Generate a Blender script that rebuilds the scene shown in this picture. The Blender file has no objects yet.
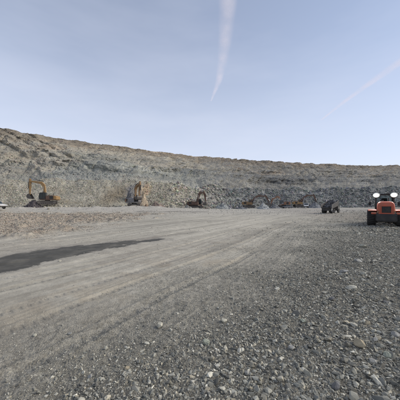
import bpy, bmesh, math, random
import numpy as np
from mathutils import Vector, Matrix

random.seed(7); RNG = np.random.RandomState(11)
S = bpy.context.scene
C = S.collection
R = math.radians

# ------------------------------------------------------------------ camera, sky, sun, exposure
F = 240.0; CX = 200.0; HOR = 204.0; EYE = 2.1       # focal length in photo pixels, horizon row, eye height
cam = bpy.data.objects.new('camera', bpy.data.cameras.new('camera')); C.objects.link(cam)
cam.location = (0, 0, EYE); cam.rotation_euler = (R(90), 0, 0)
cam.data.sensor_fit = 'HORIZONTAL'; cam.data.sensor_width = 36.0
cam.data.lens = 36.0 * F / 400.0; cam.data.shift_y = 0.01
cam.data.clip_start = 0.05; cam.data.clip_end = 30000
S.camera = cam

SUN_AZ = 88.0      # degrees clockwise from the viewing direction (+Y)
SUN_EL = 32.0
w = bpy.data.worlds.new('World'); S.world = w; w.use_nodes = True
nt = w.node_tree; nt.nodes.clear()
out = nt.nodes.new('ShaderNodeOutputWorld'); bg = nt.nodes.new('ShaderNodeBackground')
sky = nt.nodes.new('ShaderNodeTexSky'); sky.sky_type = 'NISHITA'; sky.sun_disc = False
sky.sun_elevation = R(SUN_EL); sky.sun_rotation = R(SUN_AZ)
sky.altitude = 900; sky.air_density = 1.0; sky.dust_density = 0.4; sky.ozone_density = 1.6
# thin high cloud veil: breaks up the sky with faint brighter streaks
tc = nt.nodes.new('ShaderNodeTexCoord'); mp = nt.nodes.new('ShaderNodeMapping')
mp.inputs['Scale'].default_value = (1.2, 1.2, 4.5); mp.inputs['Rotation'].default_value = (0.15, 0.35, 0.3)
nz = nt.nodes.new('ShaderNodeTexNoise'); nz.inputs['Scale'].default_value = 1.7; nz.inputs['Detail'].default_value = 6
nz.inputs['Roughness'].default_value = 0.55
rp = nt.nodes.new('ShaderNodeMapRange'); rp.inputs[1].default_value = 0.4; rp.inputs[2].default_value = 0.75
rp.inputs[3].default_value = 0.36; rp.inputs[4].default_value = 0.47
mx = nt.nodes.new('ShaderNodeMix'); mx.data_type = 'RGBA'
VEIL = (5.2, 5.45, 6.35, 1)
mx.inputs[7].default_value = VEIL
bg.inputs['Strength'].default_value = 0.072
L = nt.links.new
L(tc.outputs['Generated'], mp.inputs[0]); L(mp.outputs[0], nz.inputs['Vector']); L(nz.outputs[0], rp.inputs[0])
sz_ = nt.nodes.new('ShaderNodeSeparateXYZ'); L(tc.outputs['Generated'], sz_.inputs[0])
hz_ = nt.nodes.new('ShaderNodeMapRange'); hz_.inputs[1].default_value = 0.0; hz_.inputs[2].default_value = 0.75
hz_.inputs[3].default_value = 0.42; hz_.inputs[4].default_value = -0.06; hz_.interpolation_type = 'SMOOTHERSTEP'
L(sz_.outputs['Z'], hz_.inputs[0])
ad_ = nt.nodes.new('ShaderNodeMath'); ad_.operation = 'ADD'; ad_.use_clamp = True
L(rp.outputs[0], ad_.inputs[0]); L(hz_.outputs[0], ad_.inputs[1]); L(ad_.outputs[0], mx.inputs[0]); L(sky.outputs[0], mx.inputs[6]); L(mx.outputs[2], bg.inputs[0]); L(bg.outputs[0], out.inputs[0])

sd = bpy.data.lights.new('sun', 'SUN'); sd.energy = 1.5; sd.angle = R(40); sd.color = (1.0, 0.91, 0.78)
sun = bpy.data.objects.new('sun', sd); C.objects.link(sun)
dirv = Vector((math.sin(R(SUN_AZ)) * math.cos(R(SUN_EL)), math.cos(R(SUN_AZ)) * math.cos(R(SUN_EL)), math.sin(R(SUN_EL))))
sun.rotation_euler = dirv.to_track_quat('Z', 'Y').to_euler()

S.view_settings.view_transform = 'Standard'; S.view_settings.look = 'None'
S.view_settings.exposure = 1.08; S.view_settings.gamma = 1.0; S.view_settings.use_curve_mapping = False
S.render.engine = 'CYCLES'

# ------------------------------------------------------------------ numeric helpers
_perm = np.random.RandomState(3).permutation(4096)
_grad = np.random.RandomState(4).uniform(-1, 1, (4096, 3))
_grad /= np.linalg.norm(_grad, axis=1)[:, None]
def noise(x, y, z=0.0):
    """gradient noise, about -0.7..0.7"""
    x, y, z = np.broadcast_arrays(np.asarray(x, float), np.asarray(y, float), np.asarray(z, float))
    xi, yi, zi = np.floor(x).astype(int), np.floor(y).astype(int), np.floor(z).astype(int)
    xf, yf, zf = x - xi, y - yi, z - zi
    fd = lambda t: t * t * t * (t * (t * 6 - 15) + 10)
    u, v, q = fd(xf), fd(yf), fd(zf)
    def g(a, b, c):
        h = _perm[(_perm[(_perm[(xi + a) & 4095] + yi + b) & 4095] + zi + c) & 4095]
        G = _grad[h]
        return G[..., 0] * (xf - a) + G[..., 1] * (yf - b) + G[..., 2] * (zf - c)
    l = lambda a, b, t: a + (b - a) * t
    return l(l(l(g(0,0,0), g(1,0,0), u), l(g(0,1,0), g(1,1,0), u), v),
             l(l(g(0,0,1), g(1,0,1), u), l(g(0,1,1), g(1,1,1), u), v), q)
def fbm(x, y, z=0.0, o=4, gain=0.5):
    s = 0; a = 1; f = 1
    for i in range(o):
        s = s + a * noise(x * f + 17.3 * i, y * f + 5.1 * i, z * f + 3.7 * i if not np.isscalar(z) else z + 9.7 * i)
        a *= gain; f *= 2.03
    return s
def ss(a, b, x): 
    t = np.clip((x - a) / (b - a), 0, 1); return t * t * (3 - 2 * t)
def mixc(a, b, t): 
    return a * (1 - t[..., None]) + np.asarray(b) * t[..., None]
def at(u, v, Y):
    """photo pixel at depth Y -> point"""
    return ((u - CX) / F * Y, Y, EYE - (v - HOR) / F * Y)
def onfloor(u, v):
    Y = EYE * F / (v - HOR); return ((u - CX) / F * Y, Y)

def mesh_obj(name, V, Fc, mat=None, parent=None, smooth=False, attrs=None, colors=None):
    me = bpy.data.meshes.new(name)
    V = np.asarray(V, np.float32)
    if isinstance(Fc, np.ndarray):
        n = Fc.shape[1]
        me.vertices.add(len(V)); me.vertices.foreach_set('co', V.ravel())
        me.loops.add(Fc.size); me.loops.foreach_set('vertex_index', Fc.ravel().astype(np.int32))
        me.polygons.add(len(Fc)); me.polygons.foreach_set('loop_start', np.arange(0, Fc.size, n, dtype=np.int32))
        me.update(calc_edges=True)
    else:
        me.from_pydata([tuple(map(float, v)) for v in V], [], Fc)
    me.polygons.foreach_set('use_smooth', [smooth] * len(me.polygons))
    for k, a in (attrs or {}).items():
        at_ = me.attributes.new(k, 'FLOAT', 'POINT'); at_.data.foreach_set('value', np.asarray(a, np.float32).ravel())
    if colors is not None:
        c4 = np.ones((len(V), 4), np.float32); c4[:, :3] = np.clip(colors.reshape(-1, 3), 0, 1)
        ca = me.attributes.new('col', 'FLOAT_COLOR', 'POINT'); ca.data.foreach_set('color', c4.ravel())
    me.validate(); me.update()
    if mat: me.materials.append(mat)
    o = bpy.data.objects.new(name, me); C.objects.link(o)
    if parent: o.parent = parent
    return o

# ------------------------------------------------------------------ materials
def new_mat(name):
    m = bpy.data.materials.new(name); m.use_nodes = True
    n = m.node_tree; n.nodes.clear()
    o = n.nodes.new('ShaderNodeOutputMaterial'); b = n.nodes.new('ShaderNodeBsdfPrincipled')
    n.links.new(b.outputs[0], o.inputs[0])
    return m, n, b, o
def N(n, t, **kw):
    x = n.nodes.new(t)
    for k, v in kw.items():
        if k.startswith('i_'): x.inputs[k[2:].replace('_', ' ')].default_value = v
        else: setattr(x, k, v)
    return x
def paint(name, col, rough=0.5, metal=0.0, dirt=0.45, dirtcol=(0.24, 0.21, 0.17), scale=2.5):
    """painted or bare metal with patchy dust and grime"""
    m, n, b, o = new_mat(name)
    tcn = N(n, 'ShaderNodeTexCoord')
    a = N(n, 'ShaderNodeTexNoise', i_Scale=scale, i_Detail=8.0, i_Roughness=0.65)
    n.links.new(tcn.outputs['Object'], a.inputs['Vector'])
    r = N(n, 'ShaderNodeMapRange'); r.inputs[1].default_value = 0.42; r.inputs[2].default_value = 0.68
    r.inputs[3].default_value = dirt * 0.35; r.inputs[4].default_value = min(1, dirt * 1.5)
    n.links.new(a.outputs[0], r.inputs[0])
    mx = N(n, 'ShaderNodeMix', data_type='RGBA'); mx.inputs[6].default_value = (*col, 1); mx.inputs[7].default_value = (*dirtcol, 1)
    n.links.new(r.outputs[0], mx.inputs[0]); n.links.new(mx.outputs[2], b.inputs['Base Color'])
    r2 = N(n, 'ShaderNodeMapRange'); r2.inputs[3].default_value = rough; r2.inputs[4].default_value = 0.95
    n.links.new(r.outputs[0], r2.inputs[0]); n.links.new(r2.outputs[0], b.inputs['Roughness'])
    b.inputs['Metallic'].default_value = metal
    bp = N(n, 'ShaderNodeBump'); bp.inputs['Strength'].default_value = 0.15; bp.inputs['Distance'].default_value = 0.01
    n.links.new(a.outputs[0], bp.inputs['Height']); n.links.new(bp.outputs[0], b.inputs['Normal'])
    return m
M = {
 'yellow': paint('yellow_paint', (0.36, 0.20, 0.06), 0.65, dirt=0.6, dirtcol=(.2,.165,.12)),
 'ochre':  paint('ochre_paint', (0.28, 0.155, 0.055), 0.65, dirt=0.6, dirtcol=(.17,.14,.11)),
 'orange': paint('orange_paint', (0.34, 0.145, 0.065), 0.65, dirt=0.6, dirtcol=(.18,.145,.115)),
 'brown':  paint('dull_brown_paint', (0.13, 0.07, 0.045), 0.6, dirt=0.35, dirtcol=(0.12, .1, .085)),
 'red':    paint('red_paint', (0.60, 0.10, 0.045), 0.45, dirt=0.42, dirtcol=(.26,.17,.12)),
 'black':  paint('black_metal', (0.018, 0.018, 0.02), 0.55, dirt=0.12),
 'steel':  paint('worn_steel', (0.09, 0.085, 0.085), 0.5, 0.5, dirt=0.4),
 'track':  paint('track_steel', (0.05, 0.045, 0.043), 0.6, 0.3, dirt=0.5, dirtcol=(.13,.115,.1)),
 'rubber': paint('tyre_rubber', (0.018, 0.018, 0.019), 0.8, dirt=0.35, dirtcol=(.1,.095,.085)),
 'white':  paint('white_paint', (0.72, 0.72, 0.72), 0.4, dirt=0.25),
 'grey':   paint('grey_paint', (0.22, 0.22, 0.24), 0.5, dirt=0.4),
 'blue':   paint('blue_paint', (0.04, 0.07, 0.13), 0.5, dirt=0.5),
 'dark_bed': paint('dark_bed_steel', (0.085, 0.082, 0.084), 0.6, 0.1, dirt=0.5, dirtcol=(.17,.16,.145)),
 'chrome': paint('piston_chrome', (0.6, 0.6, 0.62), 0.2, 1.0, dirt=0.1),
}
def glass_mat():
    m, n, b, o = new_mat('tinted_glass')
    b.inputs['Base Color'].default_value = (0.03, 0.04, 0.045, 1); b.inputs['Roughness'].default_value = 0.08
    b.inputs['Metallic'].default_value = 0.0; b.inputs['IOR'].default_value = 1.5
    return m
M['glass'] = glass_mat()
def lamp_mat():
    m, n, b, o = new_mat('lit_lamp')
    b.inputs['Base Color'].default_value = (0.35, 0.36, 0.36, 1)
    b.inputs['Emission Color'].default_value = (0.90, 1.0, 0.90, 1); b.inputs['Emission Strength'].default_value = 9
    # hot reflector centre, dimmer rim
    g_ = N(n, 'ShaderNodeTexCoord'); mp_ = N(n, 'ShaderNodeMapping'); mp_.inputs['Location'].default_value = (-.5, -.5, -.5); n.links.new(g_.outputs['Generated'], mp_.inputs[0])
    mp_.inputs['Scale'].default_value = (1, 1, 1)
    sx_ = N(n, 'ShaderNodeSeparateXYZ'); n.links.new(mp_.outputs[0], sx_.inputs[0])
    cx_ = N(n, 'ShaderNodeCombineXYZ'); n.links.new(sx_.outputs['Y'], cx_.inputs['Y']); n.links.new(sx_.outputs['Z'], cx_.inputs['Z'])
    ln_ = N(n, 'ShaderNodeVectorMath', operation='LENGTH'); n.links.new(cx_.outputs[0], ln_.inputs[0])
    mr_ = N(n, 'ShaderNodeMapRange'); mr_.interpolation_type = 'SMOOTHSTEP'; mr_.inputs[1].default_value = .05; mr_.inputs[2].default_value = .50; mr_.inputs[3].default_value = 2.6; mr_.inputs[4].default_value = .0
    n.links.new(ln_.outputs['Value'], mr_.inputs[0]); n.links.new(mr_.outputs[0], b.inputs['Emission Strength'])
    return m
M['lamp'] = lamp_mat()
def rock_mat(name, bump=0.5, scale=14.0, dist=0.01, var=0.22, coord='Object'):
    """colour from the mesh's own attribute, varied by mineral speckle"""
    m, n, b, o = new_mat(name)
    at_ = N(n, 'ShaderNodeAttribute', attribute_name='col')
    tcn = N(n, 'ShaderNodeTexCoord')
    a = N(n, 'ShaderNodeTexNoise', i_Scale=scale, i_Detail=10.0, i_Roughness=0.7)
    a2 = N(n, 'ShaderNodeTexNoise', i_Scale=scale * 0.17, i_Detail=5.0, i_Roughness=0.6)
    for q in (a, a2): n.links.new(tcn.outputs[coord], q.inputs['Vector'])
    s = N(n, 'ShaderNodeMath', operation='ADD'); n.links.new(a.outputs[0], s.inputs[0]); n.links.new(a2.outputs[0], s.inputs[1])
    r = N(n, 'ShaderNodeMapRange'); r.inputs[1].default_value = 0.7; r.inputs[2].default_value = 1.3
    r.inputs[3].default_value = 1 - var; r.inputs[4].default_value = 1 + var
    n.links.new(s.outputs[0], r.inputs[0])
    v = N(n, 'ShaderNodeVectorMath', operation='SCALE'); n.links.new(at_.outputs['Color'], v.inputs[0]); n.links.new(r.outputs[0], v.inputs['Scale'])
    n.links.new(v.outputs[0], b.inputs['Base Color'])
    b.inputs['Roughness'].default_value = 0.92; b.inputs['Specular IOR Level'].default_value = 0.25
    bp = N(n, 'ShaderNodeBump'); bp.inputs['Strength'].default_value = bump; bp.inputs['Distance'].default_value = dist
    n.links.new(a.outputs[0], bp.inputs['Height']); n.links.new(bp.outputs[0], b.inputs['Normal'])
    return m
def ground_mat():
    """dust, grit and embedded gravel; how coarse follows the 'gravel' attribute"""
    m, n, b, o = new_mat('mine_floor')
    Lk = n.links.new
    col = N(n, 'ShaderNodeAttribute', attribute_name='col'); gr = N(n, 'ShaderNodeAttribute', attribute_name='gravel')
    wt = N(n, 'ShaderNodeAttribute', attribute_name='wet')
    tcn = N(n, 'ShaderNodeTexCoord')
    vo = N(n, 'ShaderNodeTexVoronoi', i_Scale=38.0); vo.inputs['Randomness'].default_value = 1
    vb = N(n, 'ShaderNodeTexVoronoi', i_Scale=11.0)
    a = N(n, 'ShaderNodeTexNoise', i_Scale=60.0, i_Detail=8.0, i_Roughness=0.75)
    a2 = N(n, 'ShaderNodeTexNoise', i_Scale=2.3, i_Detail=9.0, i_Roughness=0.68)
    for q in (vo, vb, a, a2): Lk(tcn.outputs['Object'], q.inputs['Vector'])
    # per-stone tone
    sp = N(n, 'ShaderNodeSeparateColor'); Lk(vo.outputs['Color'], sp.inputs[0])
    sp2 = N(n, 'ShaderNodeSeparateColor'); Lk(vb.outputs['Color'], sp2.inputs[0])
    ad = N(n, 'ShaderNodeMath', operation='ADD'); Lk(sp.outputs[0], ad.inputs[0]); Lk(sp2.outputs[1], ad.inputs[1])
    r = N(n, 'ShaderNodeMapRange'); r.inputs[1].default_value = 0; r.inputs[2].default_value = 2; r.inputs[3].default_value = 0.60; r.inputs[4].default_value = 1.40
    Lk(ad.outputs[0], r.inputs[0])
    mg = N(n, 'ShaderNodeMix', data_type='FLOAT'); mg.inputs[2].default_value = 1.0
    Lk(gr.outputs['Fac'], mg.inputs[0]); Lk(r.outputs[0], mg.inputs[3])
    r2 = N(n, 'ShaderNodeMapRange'); r2.inputs[1].default_value = 0.3; r2.inputs[2].default_value = 0.7; r2.inputs[3].default_value = 0.80; r2.inputs[4].default_value = 1.20
    Lk(a2.outputs[0], r2.inputs[0])
    r3 = N(n, 'ShaderNodeMapRange'); r3.inputs[1].default_value = 0.3; r3.inputs[2].default_value = 0.7; r3.inputs[3].default_value = 0.84; r3.inputs[4].default_value = 1.16
    Lk(a.outputs[0], r3.inputs[0])
    m1 = N(n, 'ShaderNodeMath', operation='MULTIPLY'); Lk(mg.outputs[0], m1.inputs[0]); Lk(r2.outputs[0], m1.inputs[1])
    m2 = N(n, 'ShaderNodeMath', operation='MULTIPLY'); Lk(m1.outputs[0], m2.inputs[0]); Lk(r3.outputs[0], m2.inputs[1])
    v = N(n, 'ShaderNodeVectorMath', operation='SCALE'); Lk(col.outputs['Color'], v.inputs[0]); Lk(m2.outputs[0], v.inputs['Scale'])
    Lk(v.outputs[0], b.inputs['Base Color'])
    rr = N(n, 'ShaderNodeMapRange'); rr.inputs[3].default_value = 0.95; rr.inputs[4].default_value = 0.62
    Lk(wt.outputs['Fac'], rr.inputs[0]); Lk(rr.outputs[0], b.inputs['Roughness'])
    b.inputs['Specular IOR Level'].default_value = 0.2
    # height
    inv = N(n, 'ShaderNodeMath', operation='SUBTRACT'); inv.inputs[0].default_value = 0.6; Lk(vo.outputs['Distance'], inv.inputs[1])
    hm = N(n, 'ShaderNodeMath', operation='MULTIPLY'); Lk(inv.outputs[0], hm.inputs[0]); Lk(gr.outputs['Fac'], hm.inputs[1])
    ha = N(n, 'ShaderNodeMath', operation='MULTIPLY_ADD'); Lk(a.outputs[0], ha.inputs[0]); ha.inputs[1].default_value = 0.45; Lk(hm.outputs[0], ha.inputs[2])
    bp = N(n, 'ShaderNodeBump'); bp.inputs['Strength'].default_value = 0.8; bp.inputs['Distance'].default_value = 0.016
    Lk(ha.outputs[0], bp.inputs['Height']); Lk(bp.outputs[0], b.inputs['Normal'])
    return m
M['floor'] = ground_mat()
M['stone'] = rock_mat('crushed_stone', 0.35, 45.0, 0.003, 0.22)
M['boulder'] = rock_mat('boulder_rock', 0.6, 16.0, 0.01, 0.25)
M['rubble'] = rock_mat('blasted_rock', 0.5, 2.0, 0.08, 0.25)
M['wall'] = rock_mat('pit_rock_face', 1.0, 0.9, 0.55, 0.30)

def tag(o, label=None, cat=None, group=None, kind=None):
    if label: o['label'] = label
    if cat: o['category'] = cat
    if group: o['group'] = group
    if kind: o['kind'] = kind
    return o

# ------------------------------------------------------------------ pit floor
_bY = np.array([-50, 0, 1.0, 3.6, 5.25, 8.7, 18, 46, 100, 200])
_bX = np.array([-30, -5.6, -4.7, -3.0, -2.1, 0.1, 5.0, 22.0, 60, 130])
def road_w(x, y):            # signed distance to the right of the haul road's gravel edge
    return x - np.interp(y, _bY, _bX)
def floor_masks(x, y):
    r = np.hypot(x, y)
    w = road_w(x, y)
    n1 = fbm(x * 0.35, y * 0.35, 1.5, 4)
    g = ss(-0.9, 1.6, w / (0.16 * np.maximum(y, 2) + 0.5) + n1 * 1.4)
    coarse = ss(0.8, 3.2, w / (0.13 * np.maximum(y, 2) + 0.6) + n1 * 1.3)
    # reddish rubble mounds on the left
    red = ss(-6.5, -14.5, x + n1 * 9 + 1.8 * noise(x * .9, y * .5, 4.0)) * ss(10.5, 15.0, y + n1 * 6) * ss(53, 43, y + n1 * 6)
    return r, w, g, coarse, red, n1
def base_z(x, y):
    z = 1.2 * ss(42, 66, y) * (1 - ss(-22, 18, x))
    z = z + 0.30 * ss(26, 44, y) * (1 - ss(60, 95, y)) * ss(26, 44, x)
    return z
def poly_mask(x, y, poly, soft):
    inside = np.zeros(x.shape, bool); d = np.full(x.shape, 1e9)
    n = len(poly)
    for i in range(n):
        x0, y0 = poly[i]; x1, y1 = poly[(i + 1) % n]
        c = ((y0 > y) != (y1 > y)) & (x < (x1 - x0) * (y - y0) / (y1 - y0 + 1e-12) + x0); inside ^= c
        t = np.clip(((x - x0) * (x1 - x0) + (y - y0) * (y1 - y0)) / ((x1 - x0) ** 2 + (y1 - y0) ** 2), 0, 1)
        d = np.minimum(d, np.hypot(x - x0 - t * (x1 - x0), y - y0 - t * (y1 - y0)))
    sdv = np.where(inside, d, -d)
    return sdv
WET = [onfloor(u, v) for u, v in [(-120,300),(-90,276),(0,258),(22,253),(45,249.5),(80,245.5),(120,241.5),(160,238.2),(166,239.3),(130,244.5),(100,250.5),(70,257),(45,262.5),(15,270),(0,274)]]
def floor_z(x, y):
    r, w, g, coarse, red, n1 = floor_masks(x, y)
    z = base_z(x, y)
    far = np.minimum(r * 0.01, 1.0)
    z = z + (fbm(x * 0.22, y * 0.22, 7.1, 3) * 0.10) * (0.25 + far * 2)
    z = z + red * (0.10 + 0.62 * np.maximum(fbm(x * 0.30, y * 0.30, 2.2, 5, 0.6), -0.1) + .16 * fbm(x * 1.9, y * 1.9, 2.9, 4, .65))
    # wheel ruts and graded streaks along the road
    yy = y * 0.12
    st = noise(w * 2.6, yy, 3.3) + 0.6 * noise(w * 6.5, yy * 1.7, 8.1) + 0.4 * noise(w * 14, yy * 3, 1.1)
    z = z + st * 0.022 * (1 - coarse) * ss(0.6, 2.5, r)
    q = w + 0.5 * noise(y * .12, 0.5, 3.0)
    rut = 0
    for c_, hw in ((-1.2, .2), (-2.9, .2), (-4.3, .26), (-6.4, .26), (-0.2, .16), (1.3, .18), (-8.8, .3), (-10.8, .3)):
        k_ = np.exp(-((q - c_) / hw) ** 4); e_ = np.exp(-((np.abs(q - c_) - hw * 1.25) / (hw * .4)) ** 2)
        rut = rut + (-0.024 * k_ + 0.014 * e_) * ss(-.25, .2, noise(y * .09, c_ * 7.7, 1.0))
        rut = rut + 0.006 * k_ * np.sign(np.sin(y * 42 + np.abs(q - c_) * 25)) * (r < 9)
    z = z + rut * (1 - .6 * coarse) * (y > .3)
    z = z + g * (0.035 * fbm(x * 1.6, y * 1.6, 4.4, 3) + 0.016 * fbm(x * 9, y * 9, 5.5, 3, 0.6))
    z = z + coarse * (0.05 * fbm(x * 0.9, y * 0.9, 6.4, 3) + 0.02 * fbm(x * 7, y * 7, 9.5, 3, 0.6))
    z = z + 0.006 * fbm(x * 14, y * 14, 2.5, 3, 0.6)
    # low windrow along the foot of the left bench road
    z = z + 0.45 * np.exp(-((y - (56 + 0.35 * (x + 50) * 0.4)) / 1.6) ** 2) * (1 - ss(-12, 4, x)) * (1 + n1)
    return z
def build_floor():
    ang = np.concatenate([np.linspace(-56, 56, 900), np.linspace(58, 302, 90)]) * math.pi / 180
    rad = np.concatenate([[0.35, 0.9], np.exp(np.linspace(math.log(1.4), math.log(190), 760)), [230, 300, 450, 800, 1500, 3000]])
    A, Rr = np.meshgrid(ang, rad)
    x, y = Rr * np.sin(A), Rr * np.cos(A)
    z = floor_z(x, y)
    r, w, g, coarse, red, n1 = floor_masks(x, y)
    n2 = fbm(x * 0.12, y * 0.12, 11.0, 4); n3 = fbm(x * 1.1, y * 1.1, 3.0, 5, 0.6)
    st = noise(w * 1.3, y * 0.05, 3.3) + 0.6 * noise(w * 3.6, y * 0.11, 8.1) + 0.5 * noise(w * 9, y * .2, 1.1)
    col = np.broadcast_to(np.array([0.372, 0.356, 0.312]), x.shape + (3,)).copy()      # pale haul-road dust
    col *= (1 + 0.42 * st * (1 - coarse) + 0.2 * n2 + 0.12 * n3)[..., None]
    mud = ss(0.05, 0.45, n2 + 0.5 * n3 + 0.15) * ss(7, 0, w + 1.2 * n1) * ss(22, 4, y)
    col = mixc(col, [0.225, 0.205, 0.178], mud * 0.55)                                     # dirt near the camera
    near = ss(6.2, 3.6, y + 0.9 * n1) * ss(2.5, -0.5, w) 
    col = mixc(col, [0.225, 0.210, 0.180], near * 0.75)
    yel = np.exp(-((w + 0.4 + 2.6 * n1) / 1.3) ** 2) * ss(0.0, 0.5, n3 + 0.2) * ss(40, 6, y)
    col = mixc(col, [0.33, 0.28, 0.205], np.clip(yel * 0.3, 0, 1))
    col = mixc(col, [0.205, 0.200, 0.178], g * 0.75)
    col = mixc(col, [0.118, 0.114, 0.100], coarse * 0.85)
    # brown bank on the far right
    bank = ss(22, 36, y) * ss(10, 20, x - 0.12 * y) * ss(140, 90, y)
    col = mixc(col, [0.225, 0.200, 0.170], bank * 0.7)
    rd = mixc(np.broadcast_to(np.array([0.285, 0.252, 0.212]), x.shape + (3,)), [0.270, 0.222, 0.182], ss(-0.1, 0.4, fbm(x * .9, y * .9, 8, 4)))
    col = mixc(col, [0, 0, 0], np.zeros_like(x)) * (1 - red * 0.85)[..., None] + rd * (red * 0.85)[..., None]
    # pale bench road under the excavators
    pale = ss(50, 57, y + 0.3 * (x + 30) * 0 + 3 * n1) * (1 - ss(-14, 8, x))
    col = mixc(col, [0.40, 0.375, 0.335], pale * (0.55 + .5 * n3 + .4 * noise(x * .05, y * 1.6, 2.0)).clip(0, .95))
    # far floor: worn, slightly bluish dust
    col = mixc(col, [0.37, 0.365, 0.35], ss(30, 70, y) * ss(30, 8, w) * 0.5 * (1 - red))
    # long dark drag marks across the road
    for (pu, pv, qu, qv, wd, am) in [(110,243,196,232,0.35,0.5),(140,213.6,204,213,0.9,0.8),(60,247,10,250,.3,.25),(180,250,300,222,.5,.25),(100,285,250,238,.25,.3),(90,262,140,251,0.10,0.35),(120,228,215,220,0.6,0.3),(20,302,120,276,.05,.3)]:
        p = np.array(onfloor(pu, pv)); q = np.array(onfloor(qu, qv)); d = q - p; ll = (d ** 2).sum()
        t = np.clip(((x - p[0]) * d[0] + (y - p[1]) * d[1]) / ll, 0, 1)
        dd = np.hypot(x - p[0] - t * d[0], y - p[1] - t * d[1]) + 0.5 * wd * n3
        col = mixc(col, [0.14, 0.13, 0.12], am * np.exp(-(dd / wd) ** 2))
    sdv = poly_mask(x, y, WET, 1) + 0.42 * fbm(x * 1.5, y * 1.5, 5, 6, 0.68) + .16 * st
    wet = ss(-0.10, 0.10, sdv) * (y < 20) * np.clip(.98 + .3 * st + .3 * n3, .5, 1)
    halo = ss(-1.0, 0.1, sdv) * (y < 20) * (1 - wet)
    col = mixc(col, [0.22, 0.21, 0.2], halo * 0.35)
    col = mixc(col, [0.068, 0.066, 0.058], wet)
    col = col * np.array([1.04, 1.01, .95])
    nr, na = A.shape
    idx = np.arange(nr * na).reshape(nr, na)
    nx = np.roll(idx, -1, axis=1)
    Fc = np.stack([idx[:-1], idx[1:], nx[1:], nx[:-1]], -1).reshape(-1, 4)[:, ::-1]
    V = np.stack([x, y, z], -1).reshape(-1, 3)
    o = mesh_obj('ground', V, np.ascontiguousarray(Fc), M['floor'], smooth=True,
                 attrs={'gravel': np.clip(g + red * .6 + 0.18, 0, 1) * (1 - .5 * wet), 'wet': wet}, colors=col)
    tag(o, kind='structure')
    # small cap beneath the camera foot
    return o
build_floor()

# ------------------------------------------------------------------ pit wall (terraced hillside of blasted rock)
cols = []   # each: toe, pile crest, bench back, mid, mid back, crest, plateau
def wcol(u, toe, pile, mid, crest):
    t = at(u, *toe); p = at(u, *pile); m = at(u, *mid); c = at(u, *crest)
    b = (p[0] * 1.045, p[1] * 1.045, p[2] + 0.3)
    mb = (m[0] * 1.03, m[1] * 1.03, m[2] + 0.4)
    pl = (c[0] * 1.25, c[1] * 1.25, c[2] + 1.0); pl2 = (c[0] * 4, c[1] * 4, c[2] + 6.0)
    low = (t[0] * .97, t[1] * .97, t[2] - 1.5)
    cols.append([low, t, p, b, m, mb, c, pl, pl2])
def wraw(toe, crest):
    t = np.array([*toe, -0.5]); c = np.array([*crest, 42.0]); d = c - t
    cols.append([tuple(t + [0, 0, -1])] + [tuple(t + d * k) for k in (0, .2, .24, .5, .54, 1.0)] + [tuple(t + d * [1.4, 1.4, 1.02]), tuple(t + d * [4, 4, 1.15])])
wraw((-60, -120), (-140, -160)); wraw((-80, -30), (-150, -40))
wcol(-220, (209, 45), (173, 58), (140, 75), (92, 96))
wcol(-80, (207, 56), (178, 70), (152, 90), (115, 112))
wcol(0, (206.5, 64), (181, 79), (158, 100), (127, 124))
wcol(60, (206.5, 67), (179, 83), (157, 108), (137.5, 138))
wcol(130, (207, 75), (181, 91), (163, 124), (148, 165))
wcol(200, (208, 90), (187, 108), (170, 147), (155.5, 192))
wcol(265, (208, 124), (190, 143), (175, 175), (160.5, 214))
wcol(330, (209, 138), (189, 156), (177, 190), (163.8, 228))
wcol(400, (209, 148), (187, 166), (177, 200), (165, 246))
wcol(560, (210, 160), (187, 180), (175, 215), (163, 262))
wraw((330, 120), (430, 130)); wraw((340, -40), (440, -60))
K = np.array(cols)                                  # ncol x 9 x 3
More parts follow.
